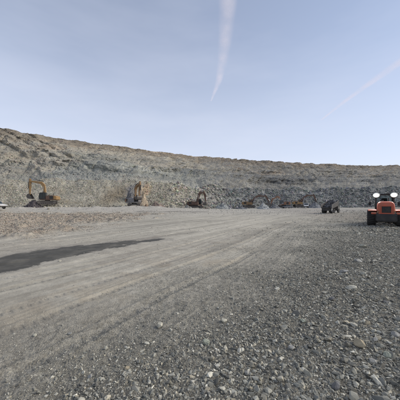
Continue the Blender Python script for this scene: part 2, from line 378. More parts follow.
def build_wall():
    nk = len(K)
    # denser in front of the viewer
    sk = np.arange(nk)
    s = np.concatenate([np.linspace(0, 2, 50)[:-1], np.linspace(2, 3, 60)[:-1], np.linspace(3, 11, 1150)[:-1], np.linspace(11, nk - 1, 60)])
    rows = [(0,1,6),(1,2,75),(2,3,14),(3,4,70),(4,5,12),(5,6,80),(6,7,22),(7,8,6)]
    t = np.concatenate([np.linspace(a, b, n, endpoint=False) for a, b, n in rows] + [[8.0]])
    # smooth control curves over s (Catmull-Rom)
    def cr(ctrl, q):
        i = np.clip(np.floor(q).astype(int), 0, nk - 2); f = (q - i)[:, None]
        P = lambda k: ctrl[np.clip(i + k, 0, nk - 1)]
        p0, p1, p2, p3 = P(-1), P(0), P(1), P(2)
        return 0.5 * ((2*p1) + (-p0+p2)*f + (2*p0-5*p1+4*p2-p3)*f*f + (-p0+3*p1-3*p2+p3)*f**3)
    Ks = np.stack([cr(K[:, j], s) for j in range(K.shape[1])], 1)      # ns x 9 x 3
    P = np.stack([np.stack([np.interp(t, np.arange(9), Ks[a, :, c]) for c in range(3)], -1) for a in range(len(s))], 0)   # ns x nt x 3
    # soften the sharp breaks of slope
    Q = P.copy()
    for _ in range(6): Q[:, 1:-1] = (Q[:, :-2] + 2 * Q[:, 1:-1] + Q[:, 2:]) / 4
    P = Q
    T = np.broadcast_to(t, P.shape[:2])
    x, y, z = P[..., 0], P[..., 1], P[..., 2]
    # outward direction (towards the pit) in plan
    tx = np.gradient(x[:, 80]); ty = np.gradient(y[:, 80]); ln = np.hypot(tx, ty) + 1e-9
    nx, ny = (ty / ln)[:, None], (-tx / ln)[:, None]
    arc = np.concatenate([[0], np.cumsum(np.hypot(np.diff(x[:, 80]), np.diff(y[:, 80])))])[:, None] * np.ones_like(x)
    face = ss(0.9, 1.6, T) * (1 - ss(6.0, 6.6, T)) * 0.85 + 0.15
    up = ss(2.9, 3.6, T)
    big = fbm(arc * 0.035, z * 0.05, 1.0, 5, 0.55)
    rough = fbm(arc * 0.16, z * 0.22, 5.0, 5, 0.6)
    gul = 1 - np.abs(noise((arc + z * 0.9) * 0.10, z * 0.02, 9.0)) * 2.6
    gul2 = 1 - np.abs(noise((arc - z * 0.5) * 0.23 + 40, z * 0.05, 4.0)) * 2.6
    strata = np.abs(noise(arc * 0.015, z * 0.55 + big * 1.5, 2.0)) 
    disp = (2.6 * big + 1.15 * rough) * (0.45 + 0.9 * up) - up * (1.5 * np.maximum(gul, 0) ** 3 + 0.8 * np.maximum(gul2, 0) ** 4)
    disp += 1.3 * strata * up * ss(14, 24, z)
    # blocky ledges: the face steps out along beds that break off along the strike
    for per, ofs, amp, sd_n in ((7.5, 0.0, 2.6, 3.0), (3.4, 1.1, 1.2, 8.0)):
        hh = (z + 1.8 * big + 2.2 * noise(arc * .03, .7, sd_n) + ofs) / per; fr = hh - np.floor(hh)
        saw = ss(0.0, .72, fr) * (1 - ss(.80, .97, fr))
        disp = disp + amp * saw * up * (1 - .75 * ss(5.2, 5.8, T)) * ss(-.12, .22, noise(arc * .04 + 11 * np.floor(hh), np.floor(hh) * 3.1, sd_n) + .25 * rough)
    low = (1 - up)
    scoop = np.zeros_like(x)
    for (su, sv, sY, rad_, dep) in [(116, 198, 82, 3.4, 1.8), (30, 203, 68, 2.2, 0.8), (155, 204, 82, 3.5, -0.8), (210, 200, 95, 4, -1.5)]:
        c_ = at(su, sv, sY); dd = ((x - c_[0]) ** 2 + ((y - c_[1]) * .7) ** 2 + (z - c_[2]) ** 2) / rad_ ** 2
        scoop -= dep * np.exp(-dd)
    disp = disp * face + scoop + low * ss(.9, 1.2, T) * 0.35 * fbm(arc * 0.7, z * 0.8, 3.0, 4, 0.65)
    lump = fbm(arc * 0.06, 0.3, 90.0, 4, .55)
    zd0 = lump * 3.4 * ss(1.25, 2.0, T) * (1 - ss(2.95, 3.3, T)) * (.75 + .25 * ss(-25, 10, x))
    zd = zd0 + (0.7 * rough + 0.9 * fbm(arc * 0.05, T * 1.5, 8.8, 4)) * ss(1.2, 2, T)
    zd += ss(5.8, 6.05, T) * (1 - ss(6.5, 7, T)) * 0.5 * fbm(arc * 0.35, T, 6.6, 4, .6)
    x = x + nx * disp; y = y + ny * disp; z = z + zd
    V = np.stack([x, y, z], -1)
    # ---- rock colours
    nA = fbm(arc * 0.03, z * 0.09, 21.0, 5, 0.55); nB = fbm(arc * 0.09, z * 0.35, 31.0, 5, 0.6); nC = fbm(arc * 0.4, z * 0.6, 41., 4, .65)
    side = ss(-12, 22, x + 6 * nA)                      # 0 = left, 1 = right and far
    Tn = T + 0.9 * nA + 0.35 * nB
    beige = np.array([0.365, 0.345, 0.295]); bluel = np.array([0.275, 0.280, 0.262]); tanb = np.array([0.335, 0.308, 0.262])
    blued = np.array([0.195, 0.202, 0.203]); greyb = np.array([0.240, 0.235, 0.220])
    sh = x.shape
    cl = np.broadcast_to(beige, sh + (3,)).copy()
    cl = mixc(cl, [0.31, 0.275, 0.215], ss(0.05, 0.5, nB) * .6)
    cl = mixc(cl, bluel, ss(2.6, 3.2, Tn))
    cl = mixc(cl, tanb, ss(3.7, 4.4, Tn + 1.0 * ss(-40, -75, x)) * 0.8)
    cl = mixc(cl, bluel * 0.9, ss(0.1, 0.45, nB + 0.2 * nC) * ss(3, 3.5, Tn) * 0.75)
    cr_ = np.broadcast_to(blued, sh + (3,)).copy()
    cr_ = mixc(cr_, [0.26, 0.265, 0.27], ss(0.0, 0.4, nC + nB) * 0.6)
    cr_ = mixc(cr_, greyb, ss(2.1, 3.1, Tn))
    cr_ = mixc(cr_, [0.165, 0.160, 0.155], ss(0.05, 0.4, nB + 0.3 * nC) * ss(2, 3, Tn) * 0.7)
    cr_ = mixc(cr_, [0.27, 0.25, 0.22], ss(4.6, 5.6, Tn) * 0.5)
    colr = cl * (1 - side)[..., None] + cr_ * side[..., None]
    bed = noise(arc * 0.02, z * 0.42 + nA * .8, 60.0) + 0.6 * noise(arc * 0.03, z * 1.1 + nA, 61.0)
    colr = colr * (1 + 0.38 * (bed * ss(2.9, 3.4, T))[..., None] * np.array([1.0, .95, .85]))
    # iron-brown beds and the dark weathered lip
    colr = mixc(colr, [0.26, 0.20, 0.15], ss(0.1, 0.5, nA + 0.5 * nB) * ss(4.6, 5.5, T) * 0.5)
    lip = ss(5.45, 5.8, T + 0.18 * nB) * (1 - ss(6.4, 6.8, T))
    colr = mixc(colr, [0.195, 0.162, 0.128], lip * 0.65)
    colr = mixc(colr, [0.40, 0.34, 0.27], ss(0.15, 0.5, nB) * ss(5.1, 5.6, T) * 0.7 * (1 - side * .6))
    pathm = np.exp(-((T - 2.5) / 0.45) ** 2) * (0.75)
    colr = mixc(colr, [0.37, 0.36, 0.335], pathm * 0.6 * (1 - side * .5))
    # dark and pale seams; ledge and hollow shade painted into the rock colour
    for (lz, lw, amt, c3) in ((24.5, .35, .6, (.15, .145, .135)), (30.5, .45, .5, (.17, .15, .125)), (35.5, .35, .45, (.16, .14, .12)), (27.0, .7, .35, (.40, .37, .32))):
        ln_ = np.exp(-((z + 2.0 * nA + .9 * nB - lz) / lw) ** 2) * ss(-.15, .25, noise(arc * .045, lz * 3.3, 5.0) + .3 * nB)
        colr = mixc(colr, c3, ln_ * amt * (T > 3) * (T < 5.9))
    seam = ss(.12, .4, noise(arc * .035 + 9, z * .16 + nA * 1.4, 70.0) + .35 * nC) * ss(2.6, 3.2, T) * (1 - ss(4.6, 5.3, T))
    colr = mixc(colr, [0.125, 0.125, 0.12], seam * (.25 + .5 * side))
    for (su, sv, sY, rx, rz_, amt, c3) in ((84,143,146,9,2.2,.6,(.17,.145,.12)), (20,158,106,11,2.6,.5,(.40,.36,.29)), (158,166,132,6,2.4,.6,(.41,.375,.31)),
            (100,158,124,13,3.2,.45,(.22,.235,.225)), (178,172,138,10,2,.4,(.18,.185,.185)), (280,181,172,15,2.6,.7,(.12,.12,.12)), (250,187,150,7,2.2,.5,(.33,.325,.30)),
            (325,180,185,14,2.0,.55,(.14,.14,.14)), (225,178,152,10,2,.5,(.17,.175,.175)), (300,172,200,20,2.4,.35,(.28,.265,.235))):
        c_ = at(su, sv, sY); dd = ((x - c_[0] + 4 * nB + 3 * nC) / rx) ** 2 + ((z - c_[2] + 2.2 * nB + 1.2 * nC + .08 * (x - c_[0])) / rz_) ** 2
        colr = mixc(colr, c3, ss(1.5, .3, dd) * amt * (np.abs(y - sY) < 45))  # patches: rock tints, plus painted shadow at the dark ledges and hollows
    # ochre blasted pocket behind the second excavator
    c_ = at(142.5, 191, 84); dd = ((x - c_[0] + 1.2 * nC) / 1.8) ** 2 + ((z - c_[2] + 1.5 * nC) / 3.2) ** 2
    colr = mixc(colr, [0.52, 0.42, 0.30], np.exp(-dd ** 2) * (y < 110) * (T < 3) * 0.95)
    c_ = at(131, 189, 86); dd = ((x - c_[0] + nC) / 1.5) ** 2 + ((z - c_[2] + nC) / 2.4) ** 2
    colr = mixc(colr, [0.19, 0.19, 0.20], np.exp(-dd ** 2) * (y < 110) * (T < 3) * 0.85)
    c_ = at(117, 196, 82); dd = ((x - c_[0]) / 3.2) ** 2 + ((z - c_[2]) / 3.4) ** 2
    colr = mixc(colr, [0.20, 0.165, 0.12], np.exp(-dd ** 2) * (y < 110) * (T < 3) * 0.7)
    colr = colr * (1 + 0.22 * nC + 0.22 * nA)[..., None] * np.array([1.02, 1.01, .96])
    ns, nt_ = T.shape
    idx = np.arange(ns * nt_).reshape(ns, nt_)
    Fc = np.stack([idx[:-1, :-1], idx[1:, :-1], idx[1:, 1:], idx[:-1, 1:]], -1).reshape(-1, 4)
    o = mesh_obj('pit_wall', V.reshape(-1, 3), Fc, M['wall'], smooth=False, colors=colr)
    tag(o, kind='structure')
    return s, t, V, colr
WS, WT, WV, WC = build_wall()

# ------------------------------------------------------------------ loose stone: scattered hulls
def hull_rock(rng, n, flat=0.62):
    bm = bmesh.new()
    for _ in range(n):
        v = rng.normal(size=3); v /= np.linalg.norm(v); v *= rng.uniform(0.78, 1.0)
        bm.verts.new((v[0], v[1] * rng.uniform(0.7, 0.9), v[2] * flat))
    r = bmesh.ops.convex_hull(bm, input=bm.verts)
    bmesh.ops.delete(bm, geom=[g for g in bm.verts if not g.link_faces], context='VERTS')
    bmesh.ops.triangulate(bm, faces=bm.faces)
    bmesh.ops.recalc_face_normals(bm, faces=bm.faces)
    bm.verts.ensure_lookup_table()
    for i, v in enumerate(bm.verts): v.index = i
    V = np.array([v.co[:] for v in bm.verts]); Fc = np.array([[v.index for v in f.verts] for f in bm.faces]); bm.free()
    return V, Fc
LIB_S = [hull_rock(np.random.RandomState(50 + i), 10, .6) for i in range(14)]
LIB_M = [hull_rock(np.random.RandomState(90 + i), 18, .6) for i in range(14)]
def scatter(name, pos, size, colr, lib, mat, tilt=0.5, up=None):
    n = len(pos); rng = np.random.RandomState(5 + n)
    kind = rng.randint(0, len(lib), n); Vs, Fs, Cs = [], [], []; off = 0
    for k in range(len(lib)):
        sel = np.where(kind == k)[0]
        if not len(sel): continue
        lv, lf = lib[k]; m = len(sel)
        a = rng.uniform(0, 2 * np.pi, m); b = rng.normal(0, tilt, m); c = rng.normal(0, tilt, m)
        ca, sa, cb, sb, cc, sc = np.cos(a), np.sin(a), np.cos(b), np.sin(b), np.cos(c), np.sin(c)
        Rz = np.zeros((m, 3, 3)); Rz[:, 0, 0] = ca; Rz[:, 0, 1] = -sa; Rz[:, 1, 0] = sa; Rz[:, 1, 1] = ca; Rz[:, 2, 2] = 1
        Rx = np.zeros((m, 3, 3)); Rx[:, 0, 0] = 1; Rx[:, 1, 1] = cb; Rx[:, 1, 2] = -sb; Rx[:, 2, 1] = sb; Rx[:, 2, 2] = cb
        Ry = np.zeros((m, 3, 3)); Ry[:, 0, 0] = cc; Ry[:, 0, 2] = sc; Ry[:, 1, 1] = 1; Ry[:, 2, 0] = -sc; Ry[:, 2, 2] = cc
        Rm = Ry @ Rx @ Rz
        asp = np.stack([rng.uniform(.8, 1.3, m), rng.uniform(.65, 1.0, m), rng.uniform(.6, 1.1, m)], -1)
        v = (lv[None] * asp[:, None]) 
        v = np.einsum('mij,mvj->mvi', Rm, v) * (size[sel] * 0.5)[:, None, None] + pos[sel][:, None]
        Vs.append(v.reshape(-1, 3)); nf = len(lf); nv = len(lv)
        Fs.append((lf[None] + (np.arange(m) * nv)[:, None, None] + off).reshape(-1, 3)); off += m * nv
        Cs.append(np.repeat(colr[sel], nv, axis=0))
    return mesh_obj(name, np.concatenate(Vs), np.concatenate(Fs), mat, colors=np.concatenate(Cs))
STONE_TONES = np.array([[.34,.335,.30],[.24,.24,.218],[.165,.166,.155],[.50,.485,.43],[.30,.28,.23],[.21,.205,.182],[.41,.38,.31],[.125,.125,.118]])
def tones(rng, n, p, redf=None, soft=None):
    c = STONE_TONES[rng.choice(len(STONE_TONES), n, p=np.array(p) / np.sum(p))] * rng.uniform(.72, 1.22, (n, 1)) * np.array([1.03, 1.015, .955])
    if redf is not None:
        rc = np.array([.40, .335, .27]) * rng.uniform(.6, 1.4, (n, 1)); k = (rng.uniform(size=n) < redf * 0.6)[:, None]
        c = np.where(k, rc, c)
    if soft is not None:
        c = c * (1 - soft[:, None]) + np.array([.38, .36, .31]) * rng.uniform(.8, 1.2, (n, 1)) * soft[:, None]
    return c
def powersize(rng, lo, hi, p, n):
    q = rng.uniform(size=n); a = 1 - p
    return (lo ** a + q * (hi ** a - lo ** a)) ** (1 / a)
def gravel(name, n, lnr, kmin, hi, p, lib, mask, seed, half=48):
    rng = np.random.RandomState(seed)
    a = rng.uniform(-half, half, n) * math.pi / 180; r = np.exp(rng.uniform(*np.log(lnr), n))
    x, y = r * np.sin(a), r * np.cos(a)
    rr, w_, g, coarse, red, n1 = floor_masks(x, y)
    wetd = poly_mask(x, y, WET, 1)
    dens = mask(g, coarse, red, y) * np.where((wetd > -0.1) & (y < 20), 0.06, 1)
    keep = rng.uniform(size=n) < dens
    x, y, r, g, coarse, red = [q[keep] for q in (x, y, r, g, coarse, red)]
    lo = np.maximum(kmin[0], kmin[1] * r); hi_ = np.maximum(hi * (0.5 + 0.5 * coarse) * np.clip(0.55 + 0.085 * (r + 1.5 * (x - .35 * y)), .5, 1.25), lo * 1.5)
    sz = powersize(rng, lo, hi_, p, len(x))
    z = floor_z(x, y) + sz * rng.uniform(-0.16, 0.10, len(x))
    cl = tones(rng, len(x), [3, 3.6, 2.6, 1.9, 1.1, 2.6, .9, 1.5], red, 0.85 * (1 - g) * (1 - red))
    return scatter(name, np.stack([x, y, z], -1), sz, cl, lib, M['stone'], 0.45)
o = gravel('gravel', 185000, (1.5, 22), (0.012, 0.0042), 0.085, 2.3, LIB_S, lambda g, c, r, y: np.clip(0.022 + 0.35 * g + 0.75 * c + .3 * r, 0, 1), 1)
tag(o, kind='stuff')
o = gravel('coarse_gravel', 24000, (1.6, 34), (0.045, 0.006), 0.19, 2.7, LIB_M, lambda g, c, r, y: np.clip(0.003 + 0.05 * g + 0.6 * c, 0, 1), 2)
tag(o, kind='stuff')
o = gravel('distant_gravel', 70000, (20, 85), (0.07, 0.0042), 0.30, 2.6, LIB_S, lambda g, c, r, y: np.clip(0.006 + 0.30 * g ** 2 + 0.3 * c + 0.6 * r + .10 * (y > 47), 0, 1), 3)
tag(o, kind='stuff')
o = gravel('reddish_rubble', 70000, (11, 60), (0.06, 0.0042), 0.42, 2.6, LIB_M, lambda g, c, r, y: np.clip(r ** 2, 0, 1), 4)
tag(o, kind='stuff')

def wall_scatter(name, n, tr, sr, lo, hi, p, seed, bias=1.0, bluish=False, cond=None):
    rng = np.random.RandomState(seed)
    s = rng.uniform(*sr, n); t = rng.uniform(*tr, n) if bias == 1 else tr[0] + (tr[1] - tr[0]) * rng.uniform(size=n) ** bias
    i = np.interp(s, WS, np.arange(len(WS))); j = np.interp(t, WT, np.arange(len(WT)))
    i0 = np.clip(i.astype(int), 0, len(WS) - 2); j0 = np.clip(j.astype(int), 0, len(WT) - 2); fi = (i - i0)[:, None]; fj = (j - j0)[:, None]
    P = (WV[i0, j0] * (1 - fi) + WV[i0 + 1, j0] * fi) * (1 - fj) + (WV[i0, j0 + 1] * (1 - fi) + WV[i0 + 1, j0 + 1] * fi) * fj
    base = WC[i0, j0]
    dens = np.clip(0.55 + 1.2 * fbm(P[:, 0] * .12, P[:, 2] * .3, 77.0, 3), 0.05, 1)
    if cond is not None: dens = dens * cond(P)
    k = rng.uniform(size=n) < dens; P, base = P[k], base[k]; m = len(P)
    sz = powersize(rng, lo, hi, p, m)
    c = base * rng.choice([0.65, .85, 1.0, 1.15, 1.35], m, p=[.15, .25, .25, .22, .13])[:, None] * rng.uniform(.9, 1.1, (m, 3))
    P = P + np.stack([0 * sz, 0 * sz, sz * 0.12], -1)
    o = scatter(name, P, sz, c, LIB_M if n < 20000 else LIB_S, M['rubble'], 0.7)
    return tag(o, kind='stuff')
wall_scatter('blasted_rubble', 60000, (0.9, 2.6), (6.2, 10.6), 0.3, 1.1, 3.0, 21)
wall_scatter('loose_scree', 60000, (0.9, 2.6), (2.6, 7.2), 0.2, 0.62, 3.2, 26)
wall_scatter('broken_boulders', 9000, (0.95, 2.5), (6.6, 10.6), 0.8, 2.6, 3.0, 22)
wall_scatter('talus', 30000, (2.6, 6.0), (2.6, 10.6), 0.32, 1.2, 3.4, 23)

def toe_rubble():
    rng = np.random.RandomState(44); n = 9000
    i = rng.uniform(np.searchsorted(WS, 3.4), np.searchsorted(WS, 10.7), n); i0 = i.astype(int); f = (i - i0)[:, None]
    j = int(np.searchsorted(WT, 1.02)); P = WV[i0, j] * (1 - f) + WV[i0 + 1, j] * f
    off = rng.exponential(1.0, n) * (1.3 + 2.2 * np.clip(fbm(P[:, 0] * .13, P[:, 1] * .13, 12.0, 3) + .1, 0, 1))
    d = np.hypot(P[:, 0], P[:, 1]); k = 1 - (off + .3) / d
    x, y = P[:, 0] * k, P[:, 1] * k; sz = powersize(rng, .22, 1.3, 2.7, n)
    c = WC[i0, j + 3] * rng.choice([.5, .8, 1, 1.25], n)[:, None]
    return tag(scatter('toe_rubble', np.stack([x, y, floor_z(x, y) + sz * .15], -1), sz, c, LIB_M, M['rubble'], .7), kind='stuff')
toe_rubble()

# ------------------------------------------------------------------ distinct stones lying in the gravel (photo pixel of the foot, width in m)
def tri_rock(seed, sx, sy, sz, col, name):
    rng = np.random.RandomState(seed); bm = bmesh.new()
    for _ in range(26):
        v = rng.normal(size=3); v /= np.linalg.norm(v); v *= rng.uniform(.85, 1.0)
        bm.verts.new((v[0] * sx / 2, v[1] * sy / 2, v[2] * sz / 2))
    bmesh.ops.convex_hull(bm, input=bm.verts)
    bmesh.ops.delete(bm, geom=[g for g in bm.verts if not g.link_faces], context='VERTS')
    bmesh.ops.recalc_face_normals(bm, faces=bm.faces)
    bmesh.ops.dissolve_limit(bm, angle_limit=R(14), verts=bm.verts, edges=bm.edges)
    bmesh.ops.bevel(bm, geom=list(bm.edges), offset=min(sx, sy, sz) * 0.045, segments=2, affect='EDGES', clamp_overlap=True)
    bmesh.ops.triangulate(bm, faces=bm.faces)
    bmesh.ops.subdivide_edges(bm, edges=list(bm.edges), cuts=1, use_grid_fill=True)
    bm.normal_update()
    P = np.array([v.co[:] for v in bm.verts]); k = 9 / max(sx, sy)
    d = fbm(P[:, 0] * k, P[:, 1] * k, P[:, 2] * k, 3) * min(sx, sy, sz) * 0.07
    for v, q in zip(bm.verts, d): v.co += v.normal * float(q)
    bm.verts.index_update()
    V = np.array([v.co[:] for v in bm.verts]); Fc = [[v.index for v in f.verts] for f in bm.faces]; bm.free()
    tone = np.array(col) * np.array([1.03, 1.01, .92]) * (1 + 0.25 * fbm(V[:, 0] * k * .6, V[:, 1] * k * .6, V[:, 2] * k * .6, 3))[:, None]
    return mesh_obj(name, V, Fc, M['boulder'], colors=tone)
pale = (.42, .41, .37); buff = (.40, .35, .27); greyr = (.30, .30, .30); dark = (.16, .16, .17); green = (.31, .33, .29)
ROCKS = [
 (359, 347, 14, .75, buff, 'biggest buff boulder half sunk in the gravel at the lower right'),
 (351, 290, 14, .38, pale, 'long flat pale stone in the gravel well above the biggest buff boulder'),
 (344, 273, 10, .45, greyr, 'grey slab left of and above the long flat pale stone'),
 (363, 275, 7, .55, pale, 'white chunk of stone to the right of the grey slab'),
 (358, 262, 9, .45, greyr, 'small grey stone behind the grey slab'),
 (363, 247, 8, .6, pale, 'pale stone farthest up the gravel towards the loader'),
 (160, 327, 8, .9, pale, 'pale upright stone alone near the left edge of the gravel'),
 (106, 348, 6, .8, pale, 'small white stone alone on the dirt at the lower left'),
 (127, 369, 7, .7, buff, 'buff pebble at the bottom of the gravel between two white stones'),
 (90, 377, 6, .85, greyr, 'small grey upright stone on the dirt at the lower left'),
 (81, 399, 9, .6, pale, 'pale stone cut by the bottom edge left of centre'),
 (224, 321, 9, .6, pale, 'pale chunk in the gravel right of the lone upright stone'),
 (206, 344, 10, .7, green, 'greenish grey rounded stone in the middle of the foreground gravel'),
 (291, 349, 8, .6, greyr, 'grey angular stone in the gravel left of the biggest buff boulder'),
 (373, 361, 11, .5, greyr, 'flat grey stone just below the biggest buff boulder'),
 (356, 385, 7, .8, pale, 'white stone standing on edge near the bottom right'),
 (369, 384, 6, .7, pale, 'narrow pale stone leaning right near the bottom right'),
 (388, 356, 12, .5, green, 'greenish slab near the right edge beside the biggest buff boulder'),
 (396, 337, 11, .55, greyr, 'grey block cut by the right edge of the view'),
 (367, 325, 7, .8, buff, 'small buff stone behind the biggest buff boulder'),
 (375, 342, 7, .7, greyr, 'grey stone touching the right side of the biggest buff boulder'),
 (336, 388, 14, .5, dark, 'dark flat slab at the bottom right of the gravel'),
 (247, 372, 8, .6, greyr, 'grey stone near the bottom centre of the gravel'),
 (268, 392, 9, .6, pale, 'pale stone at the bottom edge right of centre'),
 (35, 336, 5, .7, pale, 'pale pebble on the haul road at the left'),
 (70, 333, 5, .6, greyr, 'grey pebble on the haul road at the left'),
 (332, 300, 8, .5, dark, 'dark stone in the gravel left of the long flat pale stone'),
 (386, 303, 8, .5, dark, 'dark stone near the right edge above the grey block'),
 (303, 322, 7, .6, green, 'greenish stone midway in the gravel left of centre right'),
 (60, 261.5, 3.2, .8, pale, 'white stone at the lower edge of the wet patch'),
]
for i, (u, v, wpx, asp, colr, lab) in enumerate(ROCKS):
    x, y = onfloor(u, v); wd = wpx * y / F * (0.92)
    h = wd * asp
    o = tri_rock(300 + i, wd, wd * random.uniform(.7, .95), h, colr, 'stone')
    o.location = (x, y, float(floor_z(np.array([x]), np.array([y]))[0]) + h * 0.27)
    o.rotation_euler = (random.uniform(-.25, .25), random.uniform(-.25, .25), random.uniform(-1.0, 1.0))
    tag(o, lab, 'stone', 'larger stones lying in the gravel')

# ------------------------------------------------------------------ mesh builder for machines
class MB:
    def __init__(s): s.bm = bmesh.new()
    def _add(s, verts, faces, mat=None):
        vs = [s.bm.verts.new(mat @ Vector(v) if mat else Vector(v)) for v in verts]
        for f in faces:
            try: s.bm.faces.new([vs[i] for i in f])
            except ValueError: pass
        return s
    def box(s, c, d, rot=None, taper=1.0):
        x, y, z = d[0] / 2, d[1] / 2, d[2] / 2; t = taper
        V = [(-x,-y,-z),(x,-y,-z),(x,y,-z),(-x,y,-z),(-x*t,-y*t,z),(x*t,-y*t,z),(x*t,y*t,z),(-x*t,y*t,z)]
        m = Matrix.Translation(c)
        if rot: m = m @ (Matrix.Rotation(rot[2], 4, 'Z') @ Matrix.Rotation(rot[1], 4, 'Y') @ Matrix.Rotation(rot[0], 4, 'X'))
        return s._add(V, [(0,3,2,1),(4,5,6,7),(0,1,5,4),(1,2,6,5),(2,3,7,6),(3,0,4,7)], m)
    def prism(s, pts, y0, y1, y0b=None, y1b=None):
        """profile in the XZ plane extruded along Y"""
        n = len(pts)
        V = [(p[0], y0, p[1]) for p in pts] + [(p[0], y1, p[1]) for p in pts]
        F_ = [tuple(range(n)), tuple(range(2 * n - 1, n - 1, -1))] + [(i, i + n, (i + 1) % n + n, (i + 1) % n) for i in range(n)]
        return s._add(V, F_)
    def cyl(s, p0, p1, r0, r1=None, n=20, cap=True):
        p0, p1 = Vector(p0), Vector(p1); r1 = r0 if r1 is None else r1
        q = (p1 - p0).to_track_quat('Z', 'Y').to_matrix()
        V = []
        for p, r in ((p0, r0), (p1, r1)):
            for i in range(n):
                a = 2 * math.pi * i / n; V.append(p + q @ Vector((r * math.cos(a), r * math.sin(a), 0)))
        F_ = [(i, (i + 1) % n, (i + 1) % n + n, i + n) for i in range(n)]
        if cap: F_ += [tuple(range(n - 1, -1, -1)), tuple(range(n, 2 * n))]
        return s._add(V, F_)
    def lathe(s, c, prof, n=36, lugs=0, depth=0.0):
        """profile (y, r) turned about the Y axis; lugs raise the outermost rings alternately"""
        V = []; k = len(prof); rm = max(p[1] for p in prof)
        for i in range(n):
            a = 2 * math.pi * i / n
            for j, (yy, r) in enumerate(prof):
                rr = r
                if lugs and r > rm * 0.93:
                    ph = (i * lugs / n + (0.5 if yy > 0 else 0) + abs(yy) * 1.2) % 1.0
                    rr = r + (depth if ph < .5 else 0)
                V.append((c[0] + rr * math.cos(a), c[1] + yy, c[2] + rr * math.sin(a)))
        F_ = []
        for i in range(n):
            for j in range(k - 1):
                a = i * k + j; b = ((i + 1) % n) * k + j
                F_.append((a, a + 1, b + 1, b))
        return s._add(V, F_)
    def build(s, name, mat, parent=None, bevel=0.0, smooth=False):
        bmesh.ops.recalc_face_normals(s.bm, faces=s.bm.faces)
        if bevel > 0:
            ed = [e for e in s.bm.edges if len(e.link_faces) == 2 and e.calc_face_angle(0) > R(25)]
            bmesh.ops.bevel(s.bm, geom=ed, offset=bevel, segments=2, affect='EDGES', clamp_overlap=True)
        me = bpy.data.meshes.new(name); s.bm.to_mesh(me); s.bm.free(); me.materials.append(mat)
        me.polygons.foreach_set('use_smooth', [smooth] * len(me.polygons)); me.update()
        o = bpy.data.objects.new(name, me); C.objects.link(o)
        if parent: o.parent = parent
        return o
def empty(name, loc, rz=0, tilt=(0, 0)):
    o = bpy.data.objects.new(name, None); C.objects.link(o); o.location = loc; o.rotation_euler = (tilt[0], tilt[1], rz)
    o.empty_display_size = 0.3
    return o
def wheel(parent, c, r, wd, rimmat, side, lugs=22):
    """tyre with chunky lugs, dished rim and hub; axis along Y"""
    h = wd / 2
    prof = [(-h*.72, r*.55), (-h*.95, r*.66), (-h, r*.82), (-h*.88, r*.94), (-h*.45, r*.965), (0, r*.965), (h*.45, r*.965), (h*.88, r*.94), (h, r*.82), (h*.95, r*.66), (h*.72, r*.55)]
    t = MB().lathe(c, prof, 88, lugs, r * .035).build('wheel', M['rubber'], parent)
    rm = MB().lathe(c, [(-h*.72, r*.56), (-h*.3, r*.5), (-h*.25, r*.2), (-h*.5, r*.18), (-h*.5, 0.01)], 32)
    rm.lathe(c, [(h*.72, r*.56), (h*.3, r*.5), (h*.25, r*.2), (h*.5, r*.18), (h*.5, 0.01)], 32)
    for i in range(8):
        a = i * math.pi / 4
        for s_ in (-1, 1): rm.cyl((c[0] + r*.33*math.cos(a), c[1] + s_*h*.27, c[2] + r*.33*math.sin(a)), (c[0] + r*.33*math.cos(a), c[1] + s_*h*.36, c[2] + r*.33*math.sin(a)), r*.03, n=8)
    rm.build('rim', rimmat, t)
    return t

